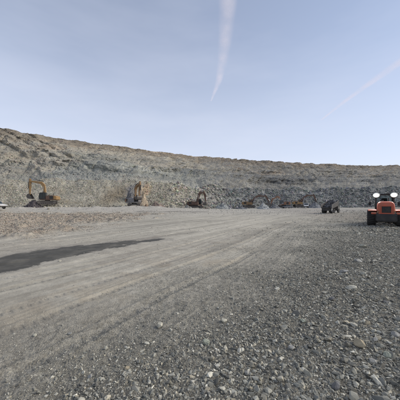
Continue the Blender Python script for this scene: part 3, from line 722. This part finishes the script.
# ------------------------------------------------------------------ excavator
def limb(mb, pts, wid, y0, y1):
    """a box-section beam along a polyline in XZ with a depth per point"""
    n = len(pts); up = []; dn = []
    for i, p in enumerate(pts):
        a = Vector(pts[max(i - 1, 0)]); b = Vector(pts[min(i + 1, n - 1)]); d = (b - a).normalized(); nrm = Vector((-d.y, d.x))
        up.append(Vector(p) + nrm * wid[i] / 2); dn.append(Vector(p) - nrm * wid[i] / 2)
    return mb.prism([tuple(q) for q in up] + [tuple(q) for q in reversed(dn)], y0, y1)
def excavator(loc, yaw, label, body, arm=None, base=(0.5, 2.0), knee=(1.1, 4.6), tip=(4.2, 5.6), stick_end=(4.4, 2.6), curl=-1.2, under=0.4, scale=1.0, tilt=(0, 0), cabmat=None, cw=None):
    arm = arm or body; cabmat = cabmat or body; cw = cw or body
    e = empty('excavator', loc, yaw, tilt); e.scale = (scale,) * 3
    tag(e, label, 'excavator', 'excavators working along the foot of the pit wall')
    # undercarriage, turned against the house by 'under'
    ur = Matrix.Rotation(under, 4, 'Z')
    for sgn in (-1, 1):
        tr = MB(); prof = []
        Lh, H = 1.75, 0.46
        for i in range(9): a = math.pi / 2 + math.pi * i / 8; prof.append((-Lh + H * math.cos(a), H + H * math.sin(a)))
        for i in range(9): a = -math.pi / 2 + math.pi * i / 8; prof.append((Lh + H * math.cos(a), H + H * math.sin(a)))
        tr.prism(prof, sgn * 1.25 - 0.3, sgn * 1.25 + 0.3)
        for i in range(22):
            for zz in (0.0, 2 * H):
                tr.box((-Lh + 2 * Lh * i / 21, sgn * 1.25, zz), (0.05, 0.62, 0.07))
        o = tr.build('track', M['track'], e); o.matrix_local = ur
        rl = MB()
        for i in range(7): rl.cyl((-1.4 + 2.8 * i / 6, sgn * 1.25 - .33, 0.24), (-1.4 + 2.8 * i / 6, sgn * 1.25 + .33, 0.24), 0.13, n=14)
        for xx in (-Lh, Lh): rl.cyl((xx, sgn * 1.25 - .34, H), (xx, sgn * 1.25 + .34, H), 0.3, n=20)
        rl.build('track_rollers', M['steel'], o)
    cf = MB().box((0, 0, .62), (2.2, 2.0, .36)).cyl((0, 0, .75), (0, 0, 1.08), .65, n=28).build('undercarriage', M['steel'], e, .03); cf.matrix_local = ur
    hs = MB()
    hs.box((-0.55, 0, 1.20), (3.7, 2.7, .22))
    hs.prism([(-2.0, 1.31), (-0.1, 1.31), (-0.1, 2.15), (-0.5, 2.35), (-2.0, 2.35)], -1.34, 1.34)
    hs.box((0.55, -0.95, 1.68), (1.3, .75, .74))
    h = hs.build('house', body, e, .05)
    MB().prism([(-2.75, 1.2), (-1.96, 1.2), (-1.96, 2.25), (-2.3, 2.3), (-2.75, 2.05)], -1.32, 1.32).build('counterweight', cw, e, .1)
    for yy in (-1.345, 1.345):
        lv = MB().box((-1.5, yy, 1.8), (.86, .015, .72))
        for i in range(7): lv.box((-1.5, yy * 1.006, 1.5 + i * .1), (.8, .02, .045))
        lv.build('louvre', M['black'], h)
    MB().cyl((-1.3, -.5, 2.3), (-1.3, -.5, 2.85), .07, n=12).cyl((-1.3, -.5, 2.85), (-1.42, -.5, 2.98), .07, n=12).build('exhaust', M['black'], h)
    hr = MB()
    for p, q in (((-1.9, 1.25, 2.75), (-.3, 1.25, 2.75)), ((-1.9, 1.25, 2.35), (-1.9, 1.25, 2.75)), ((-.3, 1.25, 2.35), (-.3, 1.25, 2.75)), ((-1.1, 1.25, 2.35), (-1.1, 1.25, 2.75))): hr.cyl(p, q, .022, n=8)
    hr.build('handrail', M['steel'], h)
    # cab on the left front
    cb = MB().prism([(-.05, 1.31), (1.5, 1.31), (1.62, 2.0), (1.42, 3.02), (1.2, 3.12), (-.05, 3.12)], .42, 1.30).build('cab', cabmat, e, .05)
    gl = MB()
    for yy in (.405, 1.315):
        gl.prism([(.05, 1.95), (.62, 1.95), (.62, 2.98), (.05, 2.98)], yy - .008, yy + .008)
        gl.prism([(.70, 1.55), (1.46, 1.55), (1.54, 2.0), (1.34, 2.96), (.70, 2.96)], yy - .008, yy + .008)
    gl.prism([(1.62, 1.95), (1.64, 1.95), (1.46, 2.98), (1.44, 2.98)], .50, 1.22)
    gl.box((-.06, .86, 2.45), (.02, .7, .8))
    gl.build('window', M['glass'], cb)
    # boom, stick, bucket
    bk, kn, tp, se = base, knee, tip, stick_end
    mid1 = ((bk[0] + kn[0]) / 2, (bk[1] + kn[1]) / 2); mid2 = ((kn[0] + tp[0]) / 2, (kn[1] + tp[1]) / 2)
    kr = [((kn[0] * 2 + mid1[0]) / 3, (kn[1] * 2 + mid1[1]) / 3), ((kn[0] * 2 + mid2[0]) / 3, (kn[1] * 2 + mid2[1]) / 3)]
    b = MB(); limb(b, [bk, mid1, kr[0], kr[1], mid2, tp], [.42, .6, .72, .70, .52, .34], -.27, .27)
    b.cyl((*[bk[0]], -.36, bk[1]), (bk[0], .36, bk[1]), .2).cyl((tp[0], -.32, tp[1]), (tp[0], .32, tp[1]), .17)
    bo = b.build('boom', arm, e, .025)
    sv = Vector(se) - Vector(tp); sd_ = sv.normalized(); bp_ = Vector(tp) - sd_ * .75
    s_ = MB(); limb(s_, [tuple(bp_), tuple(Vector(tp)), tuple(Vector(tp) + sd_ * 1.0), tuple(se)], [.26, .56, .48, .26], -.2, .2)
    s_.cyl((se[0], -.26, se[1]), (se[0], .26, se[1]), .12)
    s_.build('stick', arm, e, .02)
    def ram(p, q, yy, par, name='hydraulic_cylinder'):
        p, q = Vector(p), Vector(q); m = p + (q - p) * .58
        c_ = MB().cyl((p.x, yy, p.y), (m.x, yy, m.y), .095, n=14).build(name, M['black'], par)
        MB().cyl((m.x, yy, m.y), (q.x, yy, q.y), .05, n=12).build('piston_rod', M['chrome'], c_)
    mk = ((mid1[0] + kn[0]) / 2, (mid1[1] + kn[1]) / 2)
    for yy in (-.4, .4): ram((bk[0] + .55, bk[1] - .45), (mk[0], mk[1]), yy, e)
    nrm = Vector((-sd_.y, sd_.x))
    bd = (Vector(tp) - Vector(kn)).normalized(); bn = Vector((-bd.y, bd.x))
    if bn.y < 0: bn = -bn
    ram(Vector(kn) + bn * .5, Vector(tp) - sd_ * .7, 0, e)
    outn = nrm if nrm.x > 0 else -nrm
    ram(Vector(tp) + outn * .35 + sd_ * .2, Vector(se) + outn * .4 - sd_ * .5, 0, e)
    bu = MB()
    def rot(p):
        c_, s2 = math.cos(curl), math.sin(curl); return (se[0] + p[0] * c_ - p[1] * s2, se[1] + p[0] * s2 + p[1] * c_)
    arc_ = [(-.15, .12), (.35, .12), (.72, -.12), (.86, -.55), (.70, -1.0), (.30, -1.28), (-.12, -1.36)]
    inn = [(-.12, -1.30), (.27, -1.22), (.64, -.96), (.78, -.54), (.66, -.17), (.32, .04), (-.13, .05)]
    bu.prism([rot(p) for p in arc_ + inn], -.62, .62)
    side = [rot(p) for p in [(-.15, .12), (.35, .12), (.72, -.12), (.86, -.55), (.70, -1.0), (.30, -1.28), (-.12, -1.36)]]
    bu.prism(side, -.66, -.61); bu.prism(side, .61, .66)
    bko = bu.build('bucket', M['steel'], e)
    te = MB()
    for i in range(5):
        yy = -.54 + i * .27
        te.prism([rot(p) for p in [(-.08, -1.39), (-.08, -1.29), (-.40, -1.37)]], yy - .06, yy + .06)
    te.build('tooth_row', M['steel'], bko)
    MB().cyl((se[0], -.15, se[1]), (*rot((.35, .12)),)[:1] + (-.15,) + (*rot((.35, .12)),)[1:], .06, n=10).build('bucket_link', M['steel'], bko)
    return e

def foot(u, v, Y): 
    p = at(u, v, Y); return p
W180 = math.pi
# 1: high arm folded to the left, bucket over dark pile
p = foot(47.5, 204.2, 65)
excavator(p, R(188), 'ochre excavator at far left, arm arched high, bucket over a dark heap', M['brown'], arm=M['yellow'],
          base=(.45, 2.0), knee=(1.0, 5.7), tip=(4.3, 6.15), stick_end=(4.35, 2.7), curl=-.5, under=.3, cabmat=M['black'], cw=M['yellow'], scale=1.0)
# 2: end-on, arm towards the viewer
p = foot(134, 206.8, 71)
excavator(p, R(-48), 'tan excavator facing out of the wall beside the brown scooped hollow', M['grey'], arm=M['ochre'],
          base=(.45, 2.0), knee=(1.0, 5.3), tip=(3.3, 5.9), stick_end=(3.0, 2.8), curl=-1.3, under=-.5, cabmat=M['grey'], cw=M['orange'], scale=1.1)
# 3: dark brown machine digging to the right
p = foot(196, 208.5, 88)
excavator(p, R(-22), 'dark brown excavator digging alone at the foot of the pale rubble near the middle', M['brown'], arm=M['brown'],
          base=(.45, 2.0), knee=(1.3, 5.2), tip=(2.9, 5.0), stick_end=(3.5, 2.2), curl=-.8, under=.3, cabmat=M['black'], cw=M['brown'], scale=1.12)
# 4
p = foot(249, 207.6, 104)
excavator(p, R(-8), 'yellow brown excavator with low dark arm reaching right, left end of the group of three', M['ochre'], arm=M['brown'],
          base=(.45, 2.0), knee=(3.2, 4.6), tip=(6.4, 4.3), stick_end=(7.6, 2.0), curl=-1.0, under=.1, cabmat=M['ochre'], cw=M['ochre'], scale=1.12)
# 5
p = foot(283, 207.4, 120)
excavator(p, R(172), 'orange excavator with arm sloping down to the left, middle of the group of three', M['orange'], arm=M['orange'],
          base=(.45, 2.0), knee=(1.9, 4.7), tip=(4.3, 3.3), stick_end=(4.9, 1.3), curl=-.8, under=-.3, cabmat=M['grey'], cw=M['orange'], scale=1.2)
# 6
p = foot(299, 206.8, 126)
excavator(p, R(-6), 'bright yellow excavator with arm stretched out level to the right, beside the white van', M['yellow'], arm=M['brown'],
          base=(.45, 2.0), knee=(2.9, 4.9), tip=(6.2, 4.9), stick_end=(7.2, 2.4), curl=-.9, under=.1, cabmat=M['yellow'], cw=M['yellow'], scale=1.2)

# ------------------------------------------------------------------ pickups and van
def pickup(loc, yaw, label, body, van=False, name='pickup_truck'):
    e = empty(name, loc, yaw); tag(e, label, 'van' if van else 'pickup truck')
    b = MB()
    if van:
        b.prism([(-2.4,.45),(2.3,.45),(2.4,.9),(1.9,1.25),(1.3,2.05),(-2.3,2.1),(-2.4,1.2)], -.92, .92)
    else:
        b.prism([(-2.6,.5),(2.5,.5),(2.6,.95),(1.35,1.12),(.75,1.75),(-.6,1.78),(-.85,1.12),(-2.6,1.12)], -.9, .9)
    bo = b.build('body', body, e, .06)
    g = MB()
    top = 1.95 if van else 1.68
    for yy in (-.925, .925) if van else (-.905, .905):
        if van: g.prism([(-.1,1.25),(1.6,1.25),(1.2,top),(-.1,top)], yy-.006, yy+.006)
        else:
            g.prism([(-.7,1.16),(.1,1.16),(.1,top),(-.55,top)], yy-.006, yy+.006); g.prism([(.2,1.16),(1.2,1.16),(.68,top),(.2,top)], yy-.006, yy+.006)
    if van: g.prism([(1.93,1.3),(1.95,1.3),(1.36,2.0),(1.34,2.0)], -.8, .8)
    else: g.prism([(1.36,1.18),(1.38,1.18),(.80,1.72),(.78,1.72)], -.78, .78)
    g.build('window', M['glass'], e)
    if not van:
        MB().box((-1.75, 0, 1.16), (1.55, 1.5, .06)).build('load_bed', M['black'], e)
        MB().cyl((-.2,-.5,1.83),(-.2,.5,1.83),.07).build('roof_bar', M['black'], e)
    MB().box((2.56,0,.6), (.16,1.7,.22)).build('bumper', M['black'], e, .03)
    for s_ in (-1, 1):
        MB().box((2.52 if not van else 2.36, s_*.68, .85), (.1,.32,.16)).build('headlight', M['chrome'], e, .02)
        for xx in (-1.6, 1.6): wheel(e, (xx, s_*.82, .4), .4, .26, M['grey'], s_, 16)
    return e
pickup(at(-5.5, 209.0, 53.5), R(-12), 'white pickup truck nosing in at the left edge behind the reddish rubble', M['white'])
pickup(at(287.5, 208.6, 116), R(200), 'small dusty dark blue pickup truck in front of the orange excavator', M['blue'])
pickup(at(306, 207.6, 112), R(250), 'white van parked in front of the bright yellow excavator', M['white'], van=True, name='van')

# ------------------------------------------------------------------ dump truck
def dump_truck(loc, yaw):
    e = empty('dump_truck', loc, yaw)
    tag(e, 'dark dump truck with a tilted bed full of rock, before the blue grey rubble', 'dump truck')
    MB().box((0,0,.95),(6.6,.9,.28)).box((3.1,0,.75),(.3,2.3,.35)).build('chassis', M['black'], e, .03)
    cb = MB().prism([(1.9,.8),(3.4,.8),(3.42,1.7),(3.25,2.75),(2.0,2.8),(1.9,2.6)], -1.15, 1.15).build('cab', M['dark_bed'], e, .07)
    g = MB().prism([(3.41,1.75),(3.435,1.75),(3.30,2.6),(3.275,2.6)], -1.0, 1.0)
    for yy in (-1.155, 1.155): g.prism([(2.3,1.7),(3.28,1.7),(3.15,2.55),(2.3,2.55)], yy-.008, yy+.008)
    g.build('window', M['glass'], cb)
    MB().box((3.44,0,1.25),(.05,1.5,.55)).build('grille', M['black'], cb)
    for s_ in (-1,1): MB().box((3.43,s_*.92,1.0),(.06,.3,.2)).build('headlight', M['chrome'], cb)
    # raised bed, hinged at the tail
    ang = R(-9); ca, sa = math.cos(-ang), math.sin(-ang)
    def rt(p): return (-3.1 + (p[0]) * ca - p[1] * sa, 1.25 + p[0] * sa + p[1] * ca)
    bd = MB()
    prof = [(-.5,.25),(0,0),(4.9,0),(4.9,1.25),(5.5,1.3),(5.5,1.38),(4.8,1.36),(4.8,.1),(0.05,.1),(-.45,.33)]
    bd.prism([rt(p) for p in prof], -1.3, 1.3)
    sidep = [rt(p) for p in [(-.5,.25),(0,0),(4.9,0),(4.9,1.28),(-.35,1.05)]]
    bd.prism(sidep, -1.36, -1.28); bd.prism(sidep, 1.28, 1.36)
    for k in range(5):
        xx = .4 + k * 1.0; rb = [rt(p) for p in [(xx,-.05),(xx+.14,-.05),(xx+.14,1.1),(xx,1.1)]]
        bd.prism(rb, -1.43, -1.36); bd.prism(rb, 1.36, 1.43)
    b = bd.build('tipping_bed', M['dark_bed'], e)
    q = rt((3.2, 0)); MB().cyl((1.2,0,1.0),(q[0],0,q[1]),.12).build('hydraulic_cylinder', M['chrome'], e)
    MB().box((-3.4,0,.95),(.12,2.3,.6)).build('tail_guard', M['black'], e, .02)
    MB().box((-3.05,-1.18,1.2),(.5,.08,1.3)).build('mudguard', M['white'], e, .02)
    for s_ in (-1,1):
        wheel(e,(2.6,s_*1.05,.58),.58,.4,M['grey'],s_,20)
        for xx in (-1.3,-2.6): wheel(e,(xx,s_*1.0,.58),.58,.62,M['grey'],s_,20)
    return e
tx_ = (331 - CX) / F * 54
dump_truck((tx_, 54, float(floor_z(np.array([tx_]), np.array([54.0]))[0])), R(44)).scale = (.84, .84, .84)

# ------------------------------------------------------------------ wheel loader (engine hood towards the viewer, lamps lit)
def loader(loc, yaw):
    e = empty('wheel_loader', loc, yaw)
    tag(e, 'red orange wheel loader with black grille and two bright work lamps lit on its cab', 'wheel loader')
    # local: -X is the engine hood end facing the viewer
    MB().box((-1.6,0,.98),(2.6,1.15,.62)).box((1.1,0,.95),(1.5,.9,.5)).box((-2.75,0,1.0),(.5,1.55,.62)).build('chassis', M['black'], e, .05)
    cwm = MB().prism([(-3.12,.55),(-2.7,.45),(-2.7,1.25),(-3.0,1.28),(-3.12,1.15)], -.78, .78).build('counterweight', M['black'], e, .07)
    hd = MB(); rings = []
    for xx, sc_, dz in ((-3.01, .84, -.10), (-2.96, .93, -.04), (-2.82, .98, -.01), (-2.5, 1.0, .0), (-1.6, 1.0, .02), (-.5, 1.0, .03)):
        ring = []
        for k in range(33):
            a = math.pi * k / 32; ca_, sa_ = math.cos(a), math.sin(a)
            yy = .65 * sc_ * math.copysign(abs(ca_) ** .38, ca_); zz = 1.12 + (1.24 * (sc_ * .5 + .5) + dz) * abs(sa_) ** .36
            ring.append((xx, yy, zz))
        rings.append(ring)
    V_ = [v for rg in rings for v in rg]; F_ = []
    for i in range(len(rings) - 1):
        for k in range(32): F_.append((i * 33 + k, i * 33 + k + 1, (i + 1) * 33 + k + 1, (i + 1) * 33 + k))
        F_.append((i * 33 + 32, i * 33, (i + 1) * 33, (i + 1) * 33 + 32))
    F_.append(tuple(range(32, -1, -1))); F_.append(tuple(5 * 33 + k for k in range(33)))
    hd._add(V_, F_)
    h = hd.build('hood', M['red'], e)
    me_ = h.data; me_.polygons.foreach_set('use_smooth', [len(p.vertices) == 4 for p in me_.polygons]); me_.set_sharp_from_angle(angle=R(40))
    gr = MB().box((-3.03,0,1.62),(.06,.66,.56)).build('grille', M['black'], h, .02)
    sl = MB()
    for i in range(7): sl.box((-3.07,0,1.40+i*.073),(.02,.60,.022))
    sl.build('slats', M['black'], gr)
    fr = MB()
    for s_ in (-1,1): fr.box((-3.05,s_*.37,1.62),(.07,.06,.60))
    fr.box((-3.05,0,1.94),(.07,.80,.06)); fr.build('grille_frame', M['red'], h, .015)
    for s_ in (-1,1):
        MB().box((-3.0,s_*.60,1.42),(.08,.14,.16)).build('tail_light', M['orange'], h, .01)
        MB().prism([(-2.35,1.45),(-2.35,1.52),(-1.9,1.62),(-.9,1.62),(-.45,1.40),(-.45,1.33),(-.92,1.55),(-1.88,1.55)], min(s_*.70,s_*1.36), max(s_*.70,s_*1.36)).build('fender', M['red'], e, .015)
        MB().box((-2.72,s_*.92,1.27),(.5,.40,.16)).build('step', M['red'], e, .03)
        wheel(e,(-1.45,s_*1.09,.76),.76,.70,M['red'],s_,20)
        wheel(e,(1.6,s_*1.09,.76),.76,.70,M['red'],s_,20)
    MB().cyl((-1.3,-.25,2.15),(-1.3,-.25,2.72),.05,n=14).build('exhaust', M['black'], h)
    MB().cyl((-1.5,.3,2.15),(-1.5,.3,2.42),.12,n=16).cyl((-1.5,.3,2.42),(-1.5,.3,2.5),.17,n=16).build('air_filter', M['black'], h, .01)
    # cab: pillars, roof, glass
    cb = MB()
    cb.box((.25,0,1.5),(1.5,1.5,.6))
    for (xx,yy) in ((-.5,-.74),(-.5,.74),(1.0,-.70),(1.0,.70)): cb.cyl((xx,yy,1.6),(xx*.9,yy*.95,3.02),.06,n=10)
    c_ = cb.build('cab', M['black'], e)
    MB().box((.25,0,3.08),(1.75,1.6,.12)).build('roof', M['black'], c_, .04)
    g = MB()
    g.box((-.47,0,2.4),(.02,1.32,1.15)); g.box((.94,0,2.4),(.02,1.3,1.15))
    for yy in (-.70,.70): g.box((.22,yy,2.4),(1.3,.02,1.15))
    m, n, b, o_ = new_mat('clear_cab_glass'); b.inputs['Base Color'].default_value=(.6,.66,.68,1); b.inputs['Transmission Weight'].default_value=1; b.inputs['Roughness'].default_value=0.02; b.inputs['IOR'].default_value=1.02
    g.build('window', m, c_)
    MB().box((.3,0,1.95),(.5,.5,.16)).box((.5,0,2.35),(.14,.48,.75)).build('operator_seat', M['black'], c_, .04)
    mr = MB()
    for s_ in (-1,1):
        mr.cyl((.9,s_*.72,2.3),(.95,s_*1.15,2.3),.02,n=8); mr.box((.95,s_*1.2,2.15),(.05,.22,.36))
    mr.build('mirror', M['black'], c_)
    # lamp clusters at the rear roof corners: three round lamps in a shared bracket
    for s_ in (-1,1):
        hb = MB().box((-.62,s_*.74,3.10),(.12,.70,.10)).cyl((-.60,s_*.74,2.7),(-.60,s_*.74,3.06),.03,n=8).build('lamp_bracket', M['black'], c_, .01)
        def oval(x0, x1, ry, rz):
            q = MB(); q.cyl((x0, 0, 0), (x1, 0, 0), 1.0, .92, n=32)
            for v_ in q.bm.verts: v_.co.y = s_ * .69 + v_.co.y * ry; v_.co.z = 3.0 + v_.co.z * rz
            return q
        oval(-.66, -.80, .33, .28).build('work_lamp', M['black'], c_)
        oval(-.802, -.84, .31, .26).build('lamp_lens', M['lamp'], c_, .01)
        ld = bpy.data.lights.new('work_light','SPOT'); ld.energy = 70; ld.spot_size = R(110); ld.spot_blend = .8; ld.shadow_soft_size=.15; ld.color=(.95,1,.95)
        lo = bpy.data.objects.new('work_light', ld); C.objects.link(lo); lo.parent = c_
        lo.location = (-.95,s_*.8,2.86); lo.rotation_euler = Vector((.93,0,.36)).to_track_quat('Z','Y').to_euler()
    # lift arms and bucket on the far side
    la = MB()
    for s_ in (-1,1): la.prism([(1.2,1.7),(1.35,1.95),(2.6,1.35),(3.3,.55),(3.15,.4),(2.4,1.1)], s_*.5-.07, s_*.5+.07)
    la.build('lift_arm', M['red'], e, .015)
    MB().prism([(3.2,.9),(3.15,.25),(3.45,.08),(4.4,.05),(4.4,.1),(3.5,.16),(3.25,.32),(3.28,.9)], -1.3, 1.3).prism([(3.2,.9),(3.15,.25),(3.45,.08),(4.4,.05),(3.9,.7)], -1.32,-1.28).prism([(3.2,.9),(3.15,.25),(3.45,.08),(4.4,.05),(3.9,.7)], 1.28,1.32).build('bucket', M['steel'], e)
    return e
LY = 21.8
lx = (384.5 - CX) / F * LY + 3.0 * .609
loader((lx, LY + 3.0 * .793, float(floor_z(np.array([lx]), np.array([LY + 2.4]))[0])), R(90 - 35))

# ------------------------------------------------------------------ heaps and big rocks beside the machines
def heap(u, v, Y, rad_, ht, colr, name, label, seed, cat='heap'):
    n = 26; V = []; Fc = []; cc = []
    c = at(u, v, Y)
    g = np.linspace(-1, 1, 41); X, Yg = np.meshgrid(g, g); rr = np.hypot(X, Yg)
    Z = np.clip(1 - rr, -.15, 1) * (1 + .5 * fbm(X * 2.5, Yg * 2.5, seed, 4)) * ht
    Z += .10 * ht * fbm(X * 8, Yg * 8, seed + 3.3, 3)
    P = np.stack([X * rad_ , Yg * rad_ * .8, Z - .1], -1).reshape(-1, 3)
    idx = np.arange(41 * 41).reshape(41, 41)
    Fq = np.stack([idx[:-1, :-1], idx[:-1, 1:], idx[1:, 1:], idx[1:, :-1]], -1).reshape(-1, 4)
    col = np.array(colr) * (1 + .6 * fbm(P[:, 0] * 2, P[:, 1] * 2, seed, 3))[:, None]
    # stones piled on it, joined into the same heap
    rng = np.random.RandomState(int(seed)); k = 420
    ia = rng.randint(0, 41 * 41, k); pp = P[ia] + rng.normal(0, .05, (k, 3)); ok = pp[:, 2] > 0
    pp = pp[ok]; szs = powersize(rng, .22, .85, 2.6, len(pp)); sc = np.array(colr) * rng.uniform(.5, 1.7, (len(pp), 1))
    tmp = scatter('tmp', pp, szs, sc, LIB_M, M['rubble'], .7)
    me = tmp.data; nv = len(me.vertices); tv = np.zeros(nv * 3, np.float32); me.vertices.foreach_get('co', tv); tv = tv.reshape(-1, 3)
    tf = np.zeros(len(me.polygons) * 3, np.int32); me.loops.foreach_get('vertex_index', tf); tf = tf.reshape(-1, 3)
    tc_ = np.zeros(nv * 4, np.float32); me.attributes['col'].data.foreach_get('color', tc_); tc_ = tc_.reshape(-1, 4)[:, :3]
    bpy.data.objects.remove(tmp)
    tri = np.concatenate([Fq[:, [0, 1, 2]], Fq[:, [0, 2, 3]]])
    o = mesh_obj(name, np.concatenate([P, tv]), np.concatenate([tri, tf + len(P)]), M['rubble'], colors=np.concatenate([col, tc_]))
    o.location = c; tag(o, label, cat)
    return o
heap(33.5, 208.0, 63, 2.4, 2.1, (.085, .075, .078), 'rock_heap', 'dark heap of broken rock under the bucket of the far left excavator', 5)
heap(139, 209.5, 68, 2.6, 1.1, (.20, .165, .15), 'rock_heap', 'low brown heap directly in front of the tan excavator', 8)
heap(157, 209.5, 74, 3.4, 2.6, (.23, .185, .155), 'rock_heap', 'brown heap of broken rock to the right of the tan excavator', 9)
heap(206, 211, 86, 1.8, 1.1, (.15, .10, .09), 'rock_heap', 'small reddish dark heap under the dark brown excavator arm', 12)
heap(263.5, 209, 100, 2.9, 2.7, (.36, .37, .36), 'rock_heap', 'pale grey heap of boulders under the low dark excavator arm', 14)
heap(241, 209, 98, 2.6, 1.3, (.17, .175, .18), 'rock_heap', 'blue grey heap left of the yellow brown excavator', 15)
def face_rock(u, v, Y, wd, ht, colr, label, seed):
    o = tri_rock(seed, wd, wd * .7, ht, colr, 'boulder'); o.location = at(u, v, Y); tag(o, label, 'boulder'); return o
heap(131, 207.5, 78.5, 3.0, 6.6, (.21, .205, .20), 'rock_heap', 'steep grey rock pile against the wall behind the tan excavator', 31)
heap(142, 207.5, 79, 2.6, 6.4, (.40, .33, .245), 'rock_heap', 'steep buff rock pile against the wall right of the tan excavator', 33)
heap(112, 208, 76, 3.4, 1.5, (.27, .245, .20), 'rock_heap', 'low beige heap at the foot of the brown scooped hollow', 35)
heap(172, 209.3, 80, 3.2, 1.6, (.31, .29, .24), 'rock_heap', 'low beige heap between the brown heap and the dark brown excavator', 36)
heap(188, 209.5, 84, 2.4, 1.5, (.24, .235, .22), 'rock_heap', 'grey heap touching the left of the dark brown excavator', 37)
heap(60, 208.2, 66, 2.6, 1.2, (.33, .305, .25), 'rock_heap', 'low beige heap right of the far left excavator', 38)
heap(222, 209.2, 95, 4.0, 2.6, (.27, .28, .27), 'rock_heap', 'broad grey heap between the dark brown and yellow brown excavators', 39)
heap(275, 208.8, 112, 3.2, 2.4, (.20, .20, .20), 'rock_heap', 'dark grey heap left of the orange excavator', 40)
heap(315, 208.8, 122, 4.0, 3.6, (.22, .225, .23), 'rock_heap', 'blue grey heap right of the white van', 41)
face_rock(146.5, 207, 72, 1.5, 1.9, (.33, .24, .18), 'brown boulder between the tan excavator and the brown heap', 705)

def bed_load():
    rng = np.random.RandomState(77); n = 300
    a = np.stack([rng.uniform(-2.2, 2.3, n), rng.uniform(-1.0, 1.0, n), rng.uniform(0, 1, n)], -1)
    a[:, 2] = -.35 + a[:, 2] * (1.5 - .18 * (a[:, 0] - .8) ** 2 - .5 * a[:, 1] ** 2)
    a = np.concatenate([a, np.stack([rng.uniform(-2, 2.1, 200), rng.uniform(-.9, .9, 200), np.full(200, -.2)], -1)])
    sz = powersize(rng, .3, .8, 2.2, len(a)); cl = np.array([.13, .13, .135]) * rng.uniform(.5, 1.7, (len(a), 1))
    o = scatter('rock_load', a, sz, cl, LIB_M, M['rubble'], .7)
    yw = R(44); ct = Vector((-.35, 0, 2.35)) * .84
    o.location = (tx_ + ct.x * math.cos(yw), 54 + ct.x * math.sin(yw), float(floor_z(np.array([tx_]), np.array([54.0]))[0]) + ct.z)
    o.rotation_euler = (0, R(-9), yw); o.scale = (.84, .84, .84)
    tag(o, 'heap of dark rock heaped in the bed of the dump truck', 'rock load')
bed_load()

# ------------------------------------------------------------------ vapour trails: flattened ribbons of ice cloud 2 km up
def trail(pts, label, alpha, seed, ALT=1800.0):
    """pts: (u, v, width px)"""
    P = np.array(pts, float); m = 140
    q = np.linspace(0, len(P) - 1, m); U, Vv, Wd = [np.interp(q, np.arange(len(P)), P[:, k]) for k in range(3)]
    for _ in range(12):
        for A_ in (U, Vv, Wd): A_[1:-1] = (A_[:-2] + 2 * A_[1:-1] + A_[2:]) / 4
    d = np.stack([(U - CX) / F, np.ones(m), (HOR - Vv) / F], -1); Y = ALT / d[:, 2]
    c = d * Y[:, None]; wd = Wd * Y / F
    tg = np.gradient(c, axis=0); tg[:, 2] = 0; tg /= np.linalg.norm(tg, axis=1)[:, None]
    lat = np.stack([tg[:, 1], -tg[:, 0], 0 * tg[:, 0]], -1)
    nr = 24; a = np.linspace(0, 2 * np.pi, nr, endpoint=False)
    V = c[:, None] + lat[:, None] * (np.cos(a)[None, :, None] * wd[:, None, None] / 2) + np.array([0, 0, 1]) * (np.sin(a)[None, :, None] * wd[:, None, None] * 0.06)
    core = np.broadcast_to((1 - np.cos(a) ** 2) ** 1.6, (m, nr)); fade = np.clip(np.linspace(0, 1, m) * 3, 0.15, 1)[::-1][:, None] if False else np.ones((m, 1))
    dens = core * alpha
    idx = np.arange(m * nr).reshape(m, nr); nx_ = np.roll(idx, -1, 1)
    Fq = np.stack([idx[:-1], idx[1:], nx_[1:], nx_[:-1]], -1).reshape(-1, 4)
    mt, n, b, o_ = new_mat('ice_cloud')
    n.nodes.remove(b)
    df = N(n, 'ShaderNodeBsdfDiffuse'); df.inputs[0].default_value = (.92, .88, .92, 1); tl = N(n, 'ShaderNodeBsdfTranslucent'); tl.inputs[0].default_value = (.92, .88, .92, 1)
    ms = N(n, 'ShaderNodeMixShader'); ms.inputs[0].default_value = .5; n.links.new(df.outputs[0], ms.inputs[1]); n.links.new(tl.outputs[0], ms.inputs[2])
    tr = N(n, 'ShaderNodeBsdfTransparent'); mo = N(n, 'ShaderNodeMixShader'); at_ = N(n, 'ShaderNodeAttribute', attribute_name='dens')
    tcn = N(n, 'ShaderNodeTexCoord'); nzz = N(n, 'ShaderNodeTexNoise', i_Scale=0.004, i_Detail=3.5, i_Roughness=.6); n.links.new(tcn.outputs['Object'], nzz.inputs['Vector'])
    rr = N(n, 'ShaderNodeMapRange'); rr.inputs[1].default_value = .3; rr.inputs[2].default_value = .7; rr.inputs[3].default_value = .25; rr.inputs[4].default_value = 1.25
    n.links.new(nzz.outputs[0], rr.inputs[0])
    mm = N(n, 'ShaderNodeMath', operation='MULTIPLY'); n.links.new(rr.outputs[0], mm.inputs[0]); n.links.new(at_.outputs['Fac'], mm.inputs[1])
    n.links.new(mm.outputs[0], mo.inputs[0]); n.links.new(tr.outputs[0], mo.inputs[1]); n.links.new(ms.outputs[0], mo.inputs[2]); n.links.new(mo.outputs[0], o_.inputs[0])
    o = mesh_obj('vapour_trail', V.reshape(-1, 3), Fq, mt, smooth=True, attrs={'dens': dens})
    return tag(o, label, 'vapour trail')
trail([(232,-60,30),(228,0,21),(226,30,17),(223,60,12),(218.5,82,7.5),(211,101,1.5)], 'broad pinkish vapour trail dropping steeply from the top of the sky', .36, 1)
trail([(470,18,26),(430,42,20),(400,62,16),(370,83,11),(345,101,7),(321,120,2.5)], 'fainter slanting vapour trail in the right of the sky', .36, 2)
